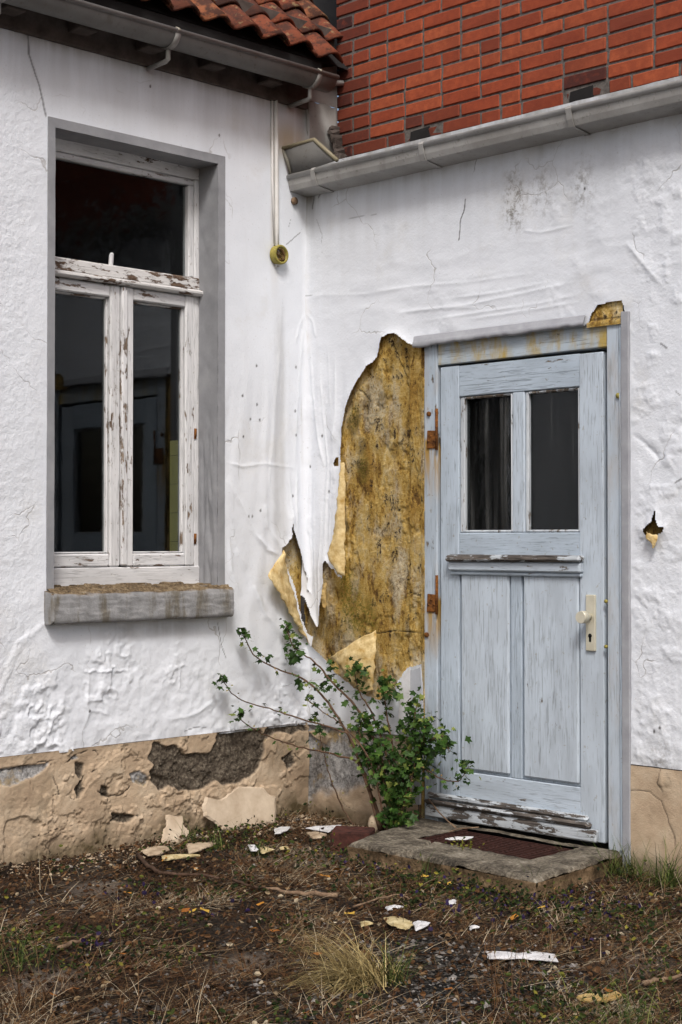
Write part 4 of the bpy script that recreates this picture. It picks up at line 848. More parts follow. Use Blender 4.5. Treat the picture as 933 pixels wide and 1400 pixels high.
for (pa, pb_) in ((583, 868), (586, 566), (846, 541), (829, 822), (829, 884)):
    p = Rp(pa, pb_, 0); yy = dfy if pa < 700 else dfy - .004
    mb = MB(); mb.tube([(p[0], yy + .001, p[2]), (p[0], yy - .007, p[2])], .011 if pa != 829 else .007, 10); mb.build('frame_bolt', M['rust'] if pa < 700 else M['boxy'], df)
# grey surround: torn fascia on top, right band, remnant at lower left
sd = MB()
x0b, x1b = .684, 1.585
rows = []
for i in range(90):
    t = i / 89; x = x0b + (x1b - x0b) * t; za = 2.142; zt_ = za - .004; rag = .012 * (fbm(np.array([x]), np.array([1.]), 30, 801, 3)[0] - .5)
    zlow = 2.092 + .010 * t + rag; k = sstep(0, .1, t)
    rows.append([(x, -.004, zt_ + .004), (x, -.014, zt_), (x, -.017, zt_ - .02), (x, -.020, (zt_ + zlow) / 2), (x, -.024 - rag * .4, zlow + .004), (x, -.018, zlow - .004), (x, .006, zlow + .008)])
sd.strip(rows)
sro = sd.build('door_surround', M['band_mid'], annex, True)
sd = MB(); sd.box(1.7505, 1.787, -.012, .02, -.05, 2.136, .003); sd.build('door_surround', M['band_mid'], annex)
rem = MB(); P = [Rp(a, b_, -.006) for a, b_ in [(560, 914), (576, 908), (578, 960), (578, 1030), (575, 1100), (566, 1100), (560, 1000), (556, 945)]]
rem.add([tuple(p) for p in P], [list(range(len(P)))]); rem.build('surround_remnant', M['band_light'], annex, False, .012)
rem = MB(); P = [Rp(a, b_, -.016) for a, b_ in [(546, 940), (551, 925), (561, 912), (561, 960), (561, 1000), (545, 1000), (546, 965)]]
rem.add([tuple(p) for p in P], [list(range(len(P)))]); rem.build('torn_flap', M['whitebit'], annex, False, .003)
mb = MB(); mb.box(.715, .722, -.004, .03, .06, 2.10, .002); mb.build('rotten_batten', M['ochre_dark'], annex)
mb = MB(); mb.add([(.70, .03, 0), (.70, -.0, 0), (.722, -.0, 0), (.722, .03, 0), (.70, .03, .42), (.70, 0, .42), (.722, 0, .42), (.722, .03, .42)], [[0, 1, 5, 4], [1, 2, 6, 5]]); mb.build('plinth_edge', M['concrete'], annex)
# back shell so that the annex is solid
mb = MB(); mb.box(.75, 6.98, .13, .16, -.1, 2.9, .002); mb.build('inner_wall', M['dark'], annex)

# ================================================================ electric bits on the left wall
jb = Lp(379, 349, .005)
jt = thing('junction_box', 'round yellowed junction box with bare wires below the thin white conduit', 'junction box', (.004, jb[1], jb[2]))
mb = MB(); seg = 28; R0 = .044
ringp = [(.000, R0), (.030, R0), (.034, R0 - .003), (.034, R0 - .010), (.014, R0 - .012), (.012, 0.0005)]
rows = [[(.004 + a, jb[1] + r * math.cos(2 * math.pi * k / seg), jb[2] + r * math.sin(2 * math.pi * k / seg)) for k in range(seg + 1)] for a, r in ringp]
mb.strip(rows); mb.build('box_shell', M['boxy'], jt)
mb = MB(); rnd = random.Random(5)
for k in range(7):
    a = rnd.uniform(0, 6.28); pts = []
    for q in range(9): pts.append((.022 + .012 * math.sin(q), jb[1] + (.026 - .001 * q) * math.cos(a + q * .9), jb[2] + .026 * math.sin(a + q * .75)))
    mb.tube(pts, .0026, 6)
mb.build('bare_wires', M['wire'], jt)
ct = thing('conduit', 'thin white painted conduit running down the wall to the junction box', 'conduit', (.006, Lp(376, 200)[1], 2.3))
mb = MB(); cy_ = Lp(376, 200)[1]; cyb = Lp(379, 330)[1]
mb.tube([(.008, cy_ - .002, 3.26), (.010, cy_, 3.0), (.011, cy_ + .002, 2.7), (.010, (cy_ + cyb) / 2, 2.5), (.010, cyb, jb[2] + .04)], .0105, 10); mb.tube([(.006, cy_ - .022, 3.26), (.006, cy_ - .020, 2.9), (.005, cyb - .018, jb[2] + .045)], .006, 8); mb.build('pipe', M['conduit'], ct)
pn_ = Lp(402, 275, .005); pt = MB(); pt.tube([(.004, pn_[1], pn_[2]), (.016, pn_[1], pn_[2]), (.018, pn_[1], pn_[2])], [.017, .017, .008], 14); po = pt.build('pipe_stub', M['stick'], None); tag(po, 'small round rusty pipe stub in the wall under the gutter end', 'pipe')

# ================================================================ GROUND
def gh(x, y): return .02 * (fbm(x, y, 1.4, 901, 3) - .5) + .022 * (fbm(x, y, 7, 903, 4) - .5)
xs = axis(-40, -.1, 3.6, 40, .014, 1.6); ys = axis(-40, -3.6, .1, 40, .014, 1.6); U, V = np.meshgrid(xs, ys, indexing='ij')
def blob(pts, r): return sum(sstep(r_, r_ * .3, np.hypot(U - Gp(a, b_)[0], V - Gp(a, b_)[1])) for (a, b_), r_ in zip(pts, r))
wgl = .2 * (fbm(U, V, 3, 911, 3) - .5)
grav = np.clip(sum(sstep(r_, r_ * .5, np.hypot(U - Gp(a, b_)[0], V - Gp(a, b_)[1]) + wgl) for (a, b_), r_ in zip([(640, 1350), (560, 1390), (700, 1330), (200, 1380), (330, 1350), (560, 1300), (470, 1420)], (.28, .25, .25, .2, .15, .2, .3))), 0, 1)
sand = np.clip(sum(sstep(r_, r_ * .4, np.hypot(U - Gp(a, b_)[0], V - Gp(a, b_)[1]) + wgl * .5) for (a, b_), r_ in zip([(330, 1320), (60, 1340), (400, 1170), (850, 1270), (140, 1215), (430, 1260), (860, 1320)], (.16, .14, .25, .2, .14, .12, .16))), 0, 1)
gm = grid_mesh('ground', xs, ys, lambda U, V: np.stack([U, V, np.where((U > -.2) & (V < .2) & (U < 4) & (V > -4), gh(U, V), -.0)], -1), M['ground'], None, None, dict(gravel=grav, sand=sand))
tag(gm, kind='structure')

# scattering helpers
def region(n, rng, lim=4.9):
    P = []
    while sum(len(p) for p in P) < n:
        q = np.stack([rng.uniform(.01, 3.5, n), rng.uniform(-3.4, -.01, n)], -1); k = (q[:, 0] - q[:, 1] < lim) & ~((q[:, 0] > .86) & (q[:, 0] < 1.8) & (q[:, 1] > -.6)); P.append(q[k])
    return np.concatenate(P)[:n]
def blades(P, L, W, lean, rng, tint, zoff=0., curl=.5):
    n = len(P); az = rng.uniform(0, 2 * np.pi, n); d = np.stack([np.cos(az), np.sin(az)], -1); s = np.stack([-d[:, 1], d[:, 0]], -1)
    base = np.concatenate([P, (gh(P[:, 0], P[:, 1]) - .004 + zoff)[:, None]], 1); V = np.zeros((n, 6, 3)); hs_ = np.sin(lean); hc = np.cos(lean)
    for k, t in enumerate((0, .5, 1.)):
        fall = curl * t * t; c = base.copy(); c[:, :2] += d * (L * t * hc)[:, None]; c[:, 2] += L * (t * hs_ - fall * hs_ * .6); wd = W * (1 - .75 * t) * .5
        V[:, 2 * k] = c; V[:, 2 * k + 1] = c; V[:, 2 * k, :2] += s * wd[:, None]; V[:, 2 * k + 1, :2] -= s * wd[:, None]; V[:, 2 * k, 2] += wd * .5
    i = np.arange(n)[:, None] * 6; F = np.concatenate([i + np.array([0, 1, 3, 2]), i + np.array([2, 3, 5, 4])], 0)
    return V.reshape(-1, 3), F, np.repeat(tint, 6)
rng = np.random.default_rng(21)
def patchy(P, sc, seed, lo, hi): return sstep(lo, hi, fbm(P[:, 0], P[:, 1], sc, seed, 3))
P = region(270000, rng); k = rng.random(len(P)) < (.16 + .84 * patchy(P, 3.2, 31, .42, .56)); P = P[k]
gvm = sum(np.exp(-((P[:, 0] - Gp(a, b_)[0]) ** 2 + (P[:, 1] - Gp(a, b_)[1]) ** 2) / .05) for a, b_ in [(640, 1350), (560, 1390), (700, 1330), (560, 1300)]); P = P[rng.random(len(P)) > .85 * np.clip(gvm, 0, 1)]
n = len(P); lean = np.abs(rng.normal(.08, .28, n)).clip(0, 1.2); L = rng.gamma(3, .018, n).clip(.012, .16)
tint = np.clip(.46 + .75 * (fbm(P[:, 0], P[:, 1], 4, 77, 4) - .5) * 2 + rng.normal(0, .27, n), 0, 1)
Vb, Fb, Tb = blades(P, L, rng.uniform(.0010, .0032, n), lean, rng, tint)
tag(mesh_np('dry_grass', Vb, Fb, M['straw'], None, dict(tint=Tb), False), 'matted dry brown grass and litter covering the yard', 'grass', kind='stuff')
P = region(60000, rng); P = P[rng.random(len(P)) < patchy(P, 3., 87, .54, .68) * .55]; n = len(P)
Vb, Fb, Tb = blades(P, rng.gamma(4, .022, n).clip(.03, .2), rng.uniform(.0012, .0028, n), np.abs(rng.normal(.15, .3, n)).clip(0, 1.3), rng, np.clip(rng.normal(.78, .16, n), 0, 1), .006)
tag(mesh_np('matted_straw', Vb, Fb, M['straw'], None, dict(tint=Tb), False), 'patches of pale matted straw lying over the darker litter', 'straw', kind='stuff')
# low weeds: small leaves
def leaves(P, zs, size, rng, tint, tilt=.6, asp=.6):
    n = len(P); az = rng.uniform(0, 2 * np.pi, n); a = np.stack([np.cos(az), np.sin(az), rng.normal(0, tilt, n)], -1); a /= np.linalg.norm(a, axis=1)[:, None]
    r = rng.normal(0, 1, (n, 3)); r[:, 2] *= .5; b_ = np.cross(a, r); b_ /= np.linalg.norm(b_, axis=1)[:, None] + 1e-9; c = np.cross(a, b_)
    o = np.concatenate([P, zs[:, None]], 1); tp = [(0, 0, 0), (.35, .5, .12), (.75, .38, .08), (1, 0, 0), (.75, -.38, .08), (.35, -.5, .12), (.5, 0, -.05)]
    V = np.stack([o + size[:, None] * (a * t[0] + b_ * t[1] * asp + c * t[2]) for t in tp], 1); i = np.arange(n)[:, None] * 7
    F = np.concatenate([i + np.array(q) for q in ((0, 1, 2, 6), (6, 2, 3, 3), (6, 3, 4, 4), (0, 6, 4, 5))][:0] + [i + np.array(q) for q in ((0, 6, 1), (1, 6, 2), (2, 6, 3), (3, 6, 4), (4, 6, 5), (5, 6, 0))], 0)
    return V.reshape(-1, 3), F, np.repeat(tint, 7)
P = region(42000, rng); w_ = patchy(P, 4, 41, .50, .66) * .38
for a, b_, r in [(690, 1225, .35), (560, 1180, .18), (860, 1195, .25), (480, 1175, .2), (800, 1260, .35), (350, 1165, .12), (330, 1140, .2), (60, 1300, .3), (250, 1145, .12), (600, 1215, .25), (740, 1395, .2)]:
    g = Gp(a, b_); w_ = w_ + .9 * np.exp(-((P[:, 0] - g[0]) ** 2 + (P[:, 1] - g[1]) ** 2) / (r * r * .4))
P = P[rng.random(len(P)) < w_]; n = len(P)
Vb, Fb, Tb = leaves(P, gh(P[:, 0], P[:, 1]) + rng.gamma(2, .010, n), rng.uniform(.006, .022, n), rng, np.clip(rng.normal(.45, .28, n), 0, 1))
tag(mesh_np('ground_weeds', Vb, Fb, M['herb'], None, dict(tint=Tb), False), 'low dark green weeds creeping over the yard', 'weeds', kind='stuff')
P = region(30000, rng); w_ = 0
for a, b_, r in [(690, 1222, .30), (500, 1180, .16), (590, 1200, .2), (800, 1250, .3), (880, 1195, .16), (640, 1250, .3), (800, 1310, .12), (120, 1300, .12), (300, 1250, .15), (200, 1235, .12)]:
    g = Gp(a, b_); w_ = w_ + .16 * np.exp(-((P[:, 0] - g[0]) ** 2 + (P[:, 1] - g[1]) ** 2) / (r * r * .4))
P = P[rng.random(len(P)) < w_]; n = len(P)
Vb, Fb, Tb = leaves(P, gh(P[:, 0], P[:, 1]) + .012 + rng.gamma(2, .009, n), rng.uniform(.010, .019, n), rng, rng.random(n), .8, .9)
tag(mesh_np('violets', Vb, Fb, M['violet'], None, dict(tint=Tb), False), 'tiny dark purple violets among the weeds before the step', 'violets', kind='stuff')
n = 1100; q = rng.random(n); P = np.where((rng.random(n) < .7)[:, None], np.stack([.02 + rng.gamma(1.3, .09, n), -1.7 * q - .02], -1), np.stack([.05 + .6 * q, -.03 - rng.gamma(1.3, .08, n)], -1)); sz = rng.gamma(1.6, .0026, n).clip(.002, .016)
oc = np.array([(1, 0, 0), (0, 1, 0), (-1, 0, 0), (0, -1, 0), (0, 0, .6), (0, 0, -.6)]); of = np.array([(0, 1, 4), (1, 2, 4), (2, 3, 4), (3, 0, 4), (1, 0, 5), (2, 1, 5), (3, 2, 5), (0, 3, 5)])
Vr = oc[None] * rng.uniform(.5, 1.4, (n, 6, 1)) * sz[:, None, None]; Vr[..., :2] += P[:, None]; Vr[..., 2] += gh(P[:, 0], P[:, 1])[:, None] + .003
tag(mesh_np('plaster_crumbs', Vr.reshape(-1, 3), (np.arange(n)[:, None, None] * 6 + of[None]).reshape(-1, 3), M['plasterbit'], None, None, False), 'beige plaster crumbs strewn along the foot of the walls', 'plaster crumbs', kind='stuff')
P = region(14000, rng); n = len(P)
Vb, Fb, Tb = leaves(P, gh(P[:, 0], P[:, 1]) + rng.gamma(2, .004, n), rng.uniform(.008, .024, n), rng, np.clip(rng.normal(.42, .26, n), 0, 1), .35)
tag(mesh_np('leaf_litter', Vb, Fb, M['straw'], None, dict(tint=Tb), False), 'crumbled brown dead leaves strewn over the yard', 'leaf litter', kind='stuff')
# gravel chips
P = region(16000, rng); w_ = .10 + 0 * P[:, 0]
for a, b_, r in [(640, 1350, .45), (560, 1395, .4), (700, 1330, .35), (200, 1380, .25), (330, 1350, .25), (560, 1300, .3)]:
    g = Gp(a, b_); w_ = w_ + .8 * np.exp(-((P[:, 0] - g[0]) ** 2 + (P[:, 1] - g[1]) ** 2) / (r * r * .4))
P = P[rng.random(len(P)) < w_]; n = len(P); sz = rng.gamma(3, .0022, n).clip(.003, .016)
oc = np.array([(1, 0, 0), (0, 1, 0), (-1, 0, 0), (0, -1, 0), (0, 0, .6), (0, 0, -.6)]); of = np.array([(0, 1, 4), (1, 2, 4), (2, 3, 4), (3, 0, 4), (1, 0, 5), (2, 1, 5), (3, 2, 5), (0, 3, 5)])
az = rng.uniform(0, 6.28, n); J = rng.uniform(.6, 1.3, (n, 6, 1)); Vb = oc[None] * J * sz[:, None, None]
Vr = np.stack([Vb[..., 0] * np.cos(az)[:, None] - Vb[..., 1] * np.sin(az)[:, None], Vb[..., 0] * np.sin(az)[:, None] + Vb[..., 1] * np.cos(az)[:, None], Vb[..., 2]], -1)
Vr[..., :2] += P[:, None]; Vr[..., 2] += (gh(P[:, 0], P[:, 1]) + .002)[:, None]
tag(mesh_np('gravel', Vr.reshape(-1, 3), (np.arange(n)[:, None, None] * 6 + of[None]).reshape(-1, 3), M['chip'], None, dict(tint=np.repeat(rng.random(n), 6)), False), 'loose grey gravel chips on dark soil', 'gravel', kind='stuff')

# ---------------------------------------------------------------- step with sunken foot grating
zs = .075
sp = thing('concrete_step', 'low weathered concrete step before the blue door with a rusty foot grating let into it', 'step', (1.3, -.33, 0))
X0, X1, Y0, Y1 = .70, 1.80, -.60, -.006; GX0, GX1, GY0, GY1 = 1.01, 1.585, -.36, -.052
xs = np.arange(X0, X1 + .001, .006); ys = np.arange(Y0, Y1 + .001, .006)
def stepfn(U, V):
    lx = X0 + (V - Y1) / (Y0 - Y1) * .165           # skewed left edge
    x = np.where(U < 1.0, lx + (U - X0) / (1.0 - X0) * (1.0 - lx), U)
    rx = X1 - .055 * (1 - (V - Y1) / (Y0 - Y1)); x = np.where(x > 1.6, 1.6 + (x - 1.6) / (X1 - 1.6) * (rx - 1.6), x)
    e = np.minimum.reduce([x - lx, rx - x, V - Y0]) + .012 * (fbm(x, V, 20, 71, 3) - .5)
    z = zs + .010 * (fbm(x, V, 6, 73, 4) - .5) + .006 * (fbm(x, V, 28, 79, 4) - .5) - .02 * np.exp(-np.maximum(e, 0) / .008) 
    d, _ = dline(x + .02 * (fbm(x, V, 15, 5, 3) - .5), V, [(1.17, -.6), (1.15, -.5), (1.10, -.36)]); z = z - .012 * sstep(.010, .002, d)
    z = z - .022 * sstep(.02, -.005, sdpoly(x, V, [(1.12, -.62), (1.20, -.62), (1.19, -.56), (1.15, -.55)]))
    return np.stack([x, V, z], -1)
grid_mesh('slab_top', xs, ys, stepfn, M['concrete'], sp, lambda U, V: ~((U > GX0) & (U < GX1) & (V > GY0) & (V < GY1)))
def side(P0, P1, n=120):
    rows = []
    for j in range(12):
        r = []
        for i in range(n + 1):
            p = np.array(P0) * (1 - i / n) + np.array(P1) * i / n; nd = np.array([P1[1] - P0[1], -(P1[0] - P0[0]), 0]); nd = nd / np.linalg.norm(nd)
            q = .014 * (fbm(np.array([p[0] - p[1]]), np.array([j * .012]), 14, 75, 4)[0] - .4); r.append(p * np.array([1, 1, 0]) + np.array([0, 0, zs - .018 - j * .012]) - nd * q * (1 if j else .0) + nd * (.004 if j < 2 else 0))
        rows.append(r)
    return rows
mb = MB(); mb.strip(side((X0, Y1, 0), (X0 + .165, Y0, 0), 60)); mb.strip(side((X0 + .165, Y0, 0), (X1, Y0, 0))); mb.strip(side((X1, Y0, 0), (X1 - .055, Y1, 0), 60)); mb.build('slab_side', M['concrete'], sp, False)
gt_ = MB(); k = 0; y_ = GY0 + .010
while y_ < GY1 - .008: gt_.box(GX0 + .008, GX1 - .008, y_ - .0035, y_ + .0035, zs - .028, zs - .010, .001); y_ += .026
for x in np.linspace(GX0 + .02, GX1 - .02, 7): gt_.box(x - .004, x + .004, GY0 + .004, GY1 - .004, zs - .030, zs - .0125, .001)
gt_.box(GX0 + .001, GX0 + .007, GY0, GY1, zs - .04, zs - .004, .001); gt_.box(GX1 - .007, GX1 - .001, GY0, GY1, zs - .04, zs - .004, .001); gt_.box(GX0 + .008, GX1 - .008, GY0 + .001, GY0 + .006, zs - .04, zs - .005, .001)
gt_.build('foot_grating', M['rust_dark'], sp)
mb = MB(); mb.box(GX0 - .01, GX1 + .01, GY0 - .01, GY1 + .01, -.03, zs - .045, .002); mb.build('grating_pit', M['dark'], sp)

# ---------------------------------------------------------------- shrub
sh0 = Gp(540, 1122)
shrub = thing('currant_shrub', 'straggly green currant shrub sprouting in the corner beside the blue door', 'shrub', (sh0[0], sh0[1], 0))
Z8 = lambda x, y: (280 + x / 2.455, 840 + y / 2.455)
STEMS = [  # photo readings (in an enlarged crop) with distance in front of the right wall
    ([(600, 660), (545, 560), (480, 400), (400, 280), (330, 215), (250, 185), (170, 140), (130, 70)], .15, .30, .0075, .3),
    ([(585, 650), (530, 520), (450, 475), (340, 450), (230, 415), (150, 375), (110, 340)], .16, .34, .006, .25),
    ([(590, 640), (500, 440), (450, 390), (340, 355), (210, 315), (110, 280), (55, 215)], .17, .38, .006, .3),
    ([(620, 660), (600, 520), (560, 400), (500, 300), (440, 240), (370, 160), (300, 110), (275, 40)], .13, .16, .008, .45),
    ([(630, 660), (632, 560), (600, 440), (560, 330), (520, 260), (500, 170)], .12, .12, .007, .5),
    ([(640, 660), (640, 560), (630, 440), (610, 330), (600, 220)], .11, .10, .007, .6),
    ([(645, 660), (655, 540), (690, 440), (700, 380), (712, 300)], .12, .10, .006, .8),
    ([(650, 660), (670, 540), (720, 450), (760, 420), (800, 410), (820, 460)], .13, .14, .006, .9),
    ([(655, 650), (690, 520), (740, 520), (790, 550), (850, 560), (885, 510)], .14, .18, .005, .5),
    ([(640, 660), (600, 560), (560, 480), (520, 400), (530, 350)], .14, .16, .006, .8),
    ([(660, 660), (650, 600), (680, 520), (730, 430), (745, 360)], .16, .16, .005, .9),
    ([(635, 660), (610, 600), (560, 540), (540, 470)], .19, .2, .005, .8),
    ([(655, 665), (672, 620), (690, 570), (705, 500)], .19, .2, .005, .8),
    ([(500, 705), (470, 660), (430, 570), (400, 470), (385, 400)], .10, .05, .0045, .02),
    ([(610, 650), (560, 500), (470, 380), (400, 330), (350, 290)], .2, .24, .005, .3),
]
st_ = MB(); LV = []; rng = np.random.default_rng(5)
def leaf_at(p, size, kind=0): LV.append((p, size, kind))
for pts, d0, d1, r0, dens in STEMS:
    n = len(pts); P3 = []
    for i, q in enumerate(pts):
        px, py = Z8(*q); off = d0 + (d1 - d0) * i / (n - 1); p = Rp(px, py, -off)
        if p[0] < .02:                                   # reaches past the corner: keep clear of the left wall
            p = Lp(px, py, .05 + .02 * i / n)
        P3.append(p)
    P3 = np.array(P3); P3[0, 2] = max(0, min(P3[0, 2], .03))
    tt = np.linspace(0, n - 1, n * 6); C = []
    for t in tt:                                          # Catmull-Rom
        i = min(int(t), n - 2); f = t - i; p0, p1, p2, p3 = P3[max(i - 1, 0)], P3[i], P3[i + 1], P3[min(i + 2, n - 1)]
        C.append(.5 * (2 * p1 + (p2 - p0) * f + (2 * p0 - 5 * p1 + 4 * p2 - p3) * f * f + (3 * p1 - p0 - 3 * p2 + p3) * f ** 3) + rng.normal(0, .0015, 3))
    st_.tube([tuple(c) for c in C], [r0 * (1 - .72 * k / len(C)) for k in range(len(C))], 6)
    for k, c in enumerate(C):
        f = k / len(C)
        if f > .12 and rng.random() < .35 + dens:
            for q in range(rng.integers(1, 3 + int(dens * 5))):
                if rng.random() < .3 + dens * .8:
                    tw_ = c + rng.normal(0, 1, 3) * (.012 + .035 * dens * (rng.random() + .3)); leaf_at(tw_, rng.uniform(.012, .030) * (.75 + .5 * dens), 0)
        if f > .3 and rng.random() < .7: leaf_at(c + rng.normal(0, .010, 3), rng.uniform(.007, .013), 1)
    tip = C[-1]
    for q in range(10): leaf_at(tip + rng.normal(0, .016, 3), rng.uniform(.016, .032), 0)
def clump(cx, cy, rx, ry, n, off, sz=(.013, .038)):
    n = int(n * .6)
    for _ in range(n):
        a, r = rng.uniform(0, 6.28), rng.random() ** .6; px, py = Z8(cx + rx * r * math.cos(a), cy + ry * r * math.sin(a)); p = Rp(px, py, -(off + rng.uniform(-.06, .06)))
        if p[0] < .02: p = Lp(px, py, .05 + .03 * rng.random())
        leaf_at(p, rng.uniform(*sz), 0)
for a in [(640, 685, 60, 32, 150, .2), (575, 430, 75, 70, 150, .15), (540, 370, 40, 35, 50, .12), (620, 250, 50, 45, 90, .1), (700, 400, 65, 65, 110, .13), (760, 430, 60, 40, 60, .14), (630, 570, 60, 70, 130, .17), (700, 510, 40, 50, 60, .15), (300, 110, 35, 60, 80, .14), (370, 345, 22, 15, 22, .25), (390, 240, 30, 22, 26, .25), (500, 190, 22, 30, 34, .12), (800, 440, 35, 30, 40, .15), (870, 510, 20, 20, 20, .18), (700, 330, 30, 40, 40, .1), (420, 180, 30, 30, 30, .12), (560, 520, 40, 50, 60, .17), (125, 60, 14, 20, 12, .28), (60, 220, 16, 16, 12, .35), (110, 340, 18, 16, 14, .34), (200, 145, 25, 15, 12, .3), (320, 235, 20, 15, 12, .28), (530, 210, 25, 40, 25, .12), (740, 480, 40, 30, 30, .15), (650, 620, 50, 40, 70, .2)]: clump(*a)
st_.build('stem', M['stem'], shrub)
parts_ = []
for kind in (0, 1):
    Ls = [l for l in LV if l[2] == kind and l[0][2] > .015 and l[0][0] > .015 and l[0][1] < -.02]; n = len(Ls)
    P = np.array([l[0] for l in Ls]); S = np.array([l[1] for l in Ls])
    # five lobed leaf
    tp = [(0, 0)]; 
    for a, r in [(-150, .30), (-120, .55), (-80, .40), (-50, .85), (-25, .55), (0, 1.0), (25, .55), (50, .85), (80, .40), (120, .55), (150, .30)]: tp.append((r * math.cos(math.radians(a)), r * math.sin(math.radians(a))))
    tp = np.array(tp); m_ = len(tp)
    if kind: tp = tp * np.array([1, .7])
    ax = rng.normal(0, 1, (n, 3)); ax[:, 2] = ax[:, 2] * .5 - .15; ax /= np.linalg.norm(ax, axis=1)[:, None]
    up_ = rng.normal(0, .55, (n, 3)) + np.array([.35, -.45, .8]); bx_ = np.cross(up_, ax); bx_ /= np.linalg.norm(bx_, axis=1)[:, None]; nn = np.cross(ax, bx_)
    rr = np.hypot(tp[:, 0], tp[:, 1]); cup = -.22 * rr ** 2 + .12 * np.abs(tp[:, 1])
    Vv = P[:, None] + S[:, None, None] * .86 * (tp[None, :, 0:1] * ax[:, None] + tp[None, :, 1:2] * bx_[:, None] + cup[None, :, None] * nn[:, None])
    f = np.array([(0, i, i + 1) for i in range(1, m_ - 1)] + [(0, m_ - 1, 1)]); F = (np.arange(n)[:, None, None] * m_ + f[None]).reshape(-1, 3)
    parts_.append((Vv.reshape(-1, 3), F, np.repeat(np.clip(rng.normal(.5, .26, n), 0, 1), m_)))
(Va, Fa, Ta), (Vb, Fb, Tb) = parts_
mesh_np('foliage', np.concatenate([Va, Vb]), np.concatenate([Fa, Fb + len(Va)]), [M['leaf'], M['bud']], shrub, dict(tint=np.concatenate([Ta, Tb])), False, [0] * len(Fa) + [1] * len(Fb))

# ---------------------------------------------------------------- fragments, scraps, sticks, tufts
def slab(name, pts, thick, mat, label, cat, group=None, bend=.0, seed=1, rough=.006):
    """pts: 3-D outline of a broken plate; thickened along its own normal"""
    P = np.array(pts, float); c = P.mean(0); nr = np.linalg.svd(P - c)[2][2]; P = P - ((P - c) @ nr)[:, None] * nr; rg = np.random.default_rng(seed); Q = []
    for i in range(len(P)):
        a, b_ = P[i], P[(i + 1) % len(P)]
        for t in (0, .25, .5, .75): Q.append(a * (1 - t) + b_ * t + (rg.normal(0, rough * .35, 3) if t else 0))
    Q = np.array(Q); Q = Q - ((Q - c) @ nr)[:, None] * nr; c = Q.mean(0); u, s, vt = np.linalg.svd(Q - c); nr = vt[2]; nr = nr * np.sign(nr @ (CAM - c)); n = len(Q)
    R1 = [c + (q - c) * .93 + nr * thick * .5 for q in Q]; R2 = [c + (q - c) * .5 + nr * (thick * .5 + bend) for q in Q]; e = [q for q in Q]; bk = [c + (q - c) * .96 - nr * thick * .5 for q in Q]
    V = e + R1 + R2 + [c + nr * (thick * .5 + bend * 1.2)] + bk; f = []
    for i in range(n):
        j = (i + 1) % n; f += [[i, j, n + j, n + i], [n + i, n + j, 2 * n + j, 2 * n + i], [2 * n + i, 2 * n + j, 3 * n], [i, 3 * n + 1 + i, 3 * n + 1 + j, j]]
    f.append([3 * n + 1 + i for i in range(n)])
    V = [v + (rg.normal(0, rough * .12, 3) if i < n or i > 3 * n else 0) for i, v in enumerate(V)]
    o3 = Vector((c[0], c[1], min(v[2] for v in V))); mb = MB(); mb.add([np.array(v) - np.array(o3) for v in V], f); o = mb.build(name, mat, None); o.location = o3
    return tag(o, label, cat, group)
z8p = lambda x, y: (180 + x / 2.744, 980 + y / 2.744)
def lean_pts(pts, ytop, ybot, x0, x1): return [Lp(*z8p(a, b_), x=x0 + (x1 - x0) * (ytop - b_) / (ytop - ybot) * 0 + (x0 + (x1 - x0) * (b_ - ytop) / (ybot - ytop)) * 1 - x0 * 1) for a, b_ in pts]
slab('plaster_fragment', lean_pts([(265, 340), (275, 300), (330, 312), (372, 285), (400, 262), (490, 265), (520, 295), (545, 300), (540, 400), (480, 420), (430, 432), (380, 435), (340, 425), (310, 395), (270, 372)], 262, 435, .03, .085), .014, M['slabplaster'], 'large beige plaster slab fallen off and leaning on the plinth', 'plaster fragment', 'fallen plaster fragments', seed=3)
slab('plaster_fragment', lean_pts([(128, 368), (190, 372), (196, 410), (216, 428), (206, 455), (190, 470), (182, 495), (165, 506), (140, 492), (112, 468), (118, 430), (132, 405)], 368, 506, .03, .13), .012, M['slabplaster'], 'smaller pale plaster chip propped upright against the plinth', 'plaster fragment', 'fallen plaster fragments', seed=4)
def flat(pts, h=.02, tilt=.0): return [Gp(a, b_, h + tilt * (i % 3) * .01) for i, (a, b_) in enumerate(pts)]
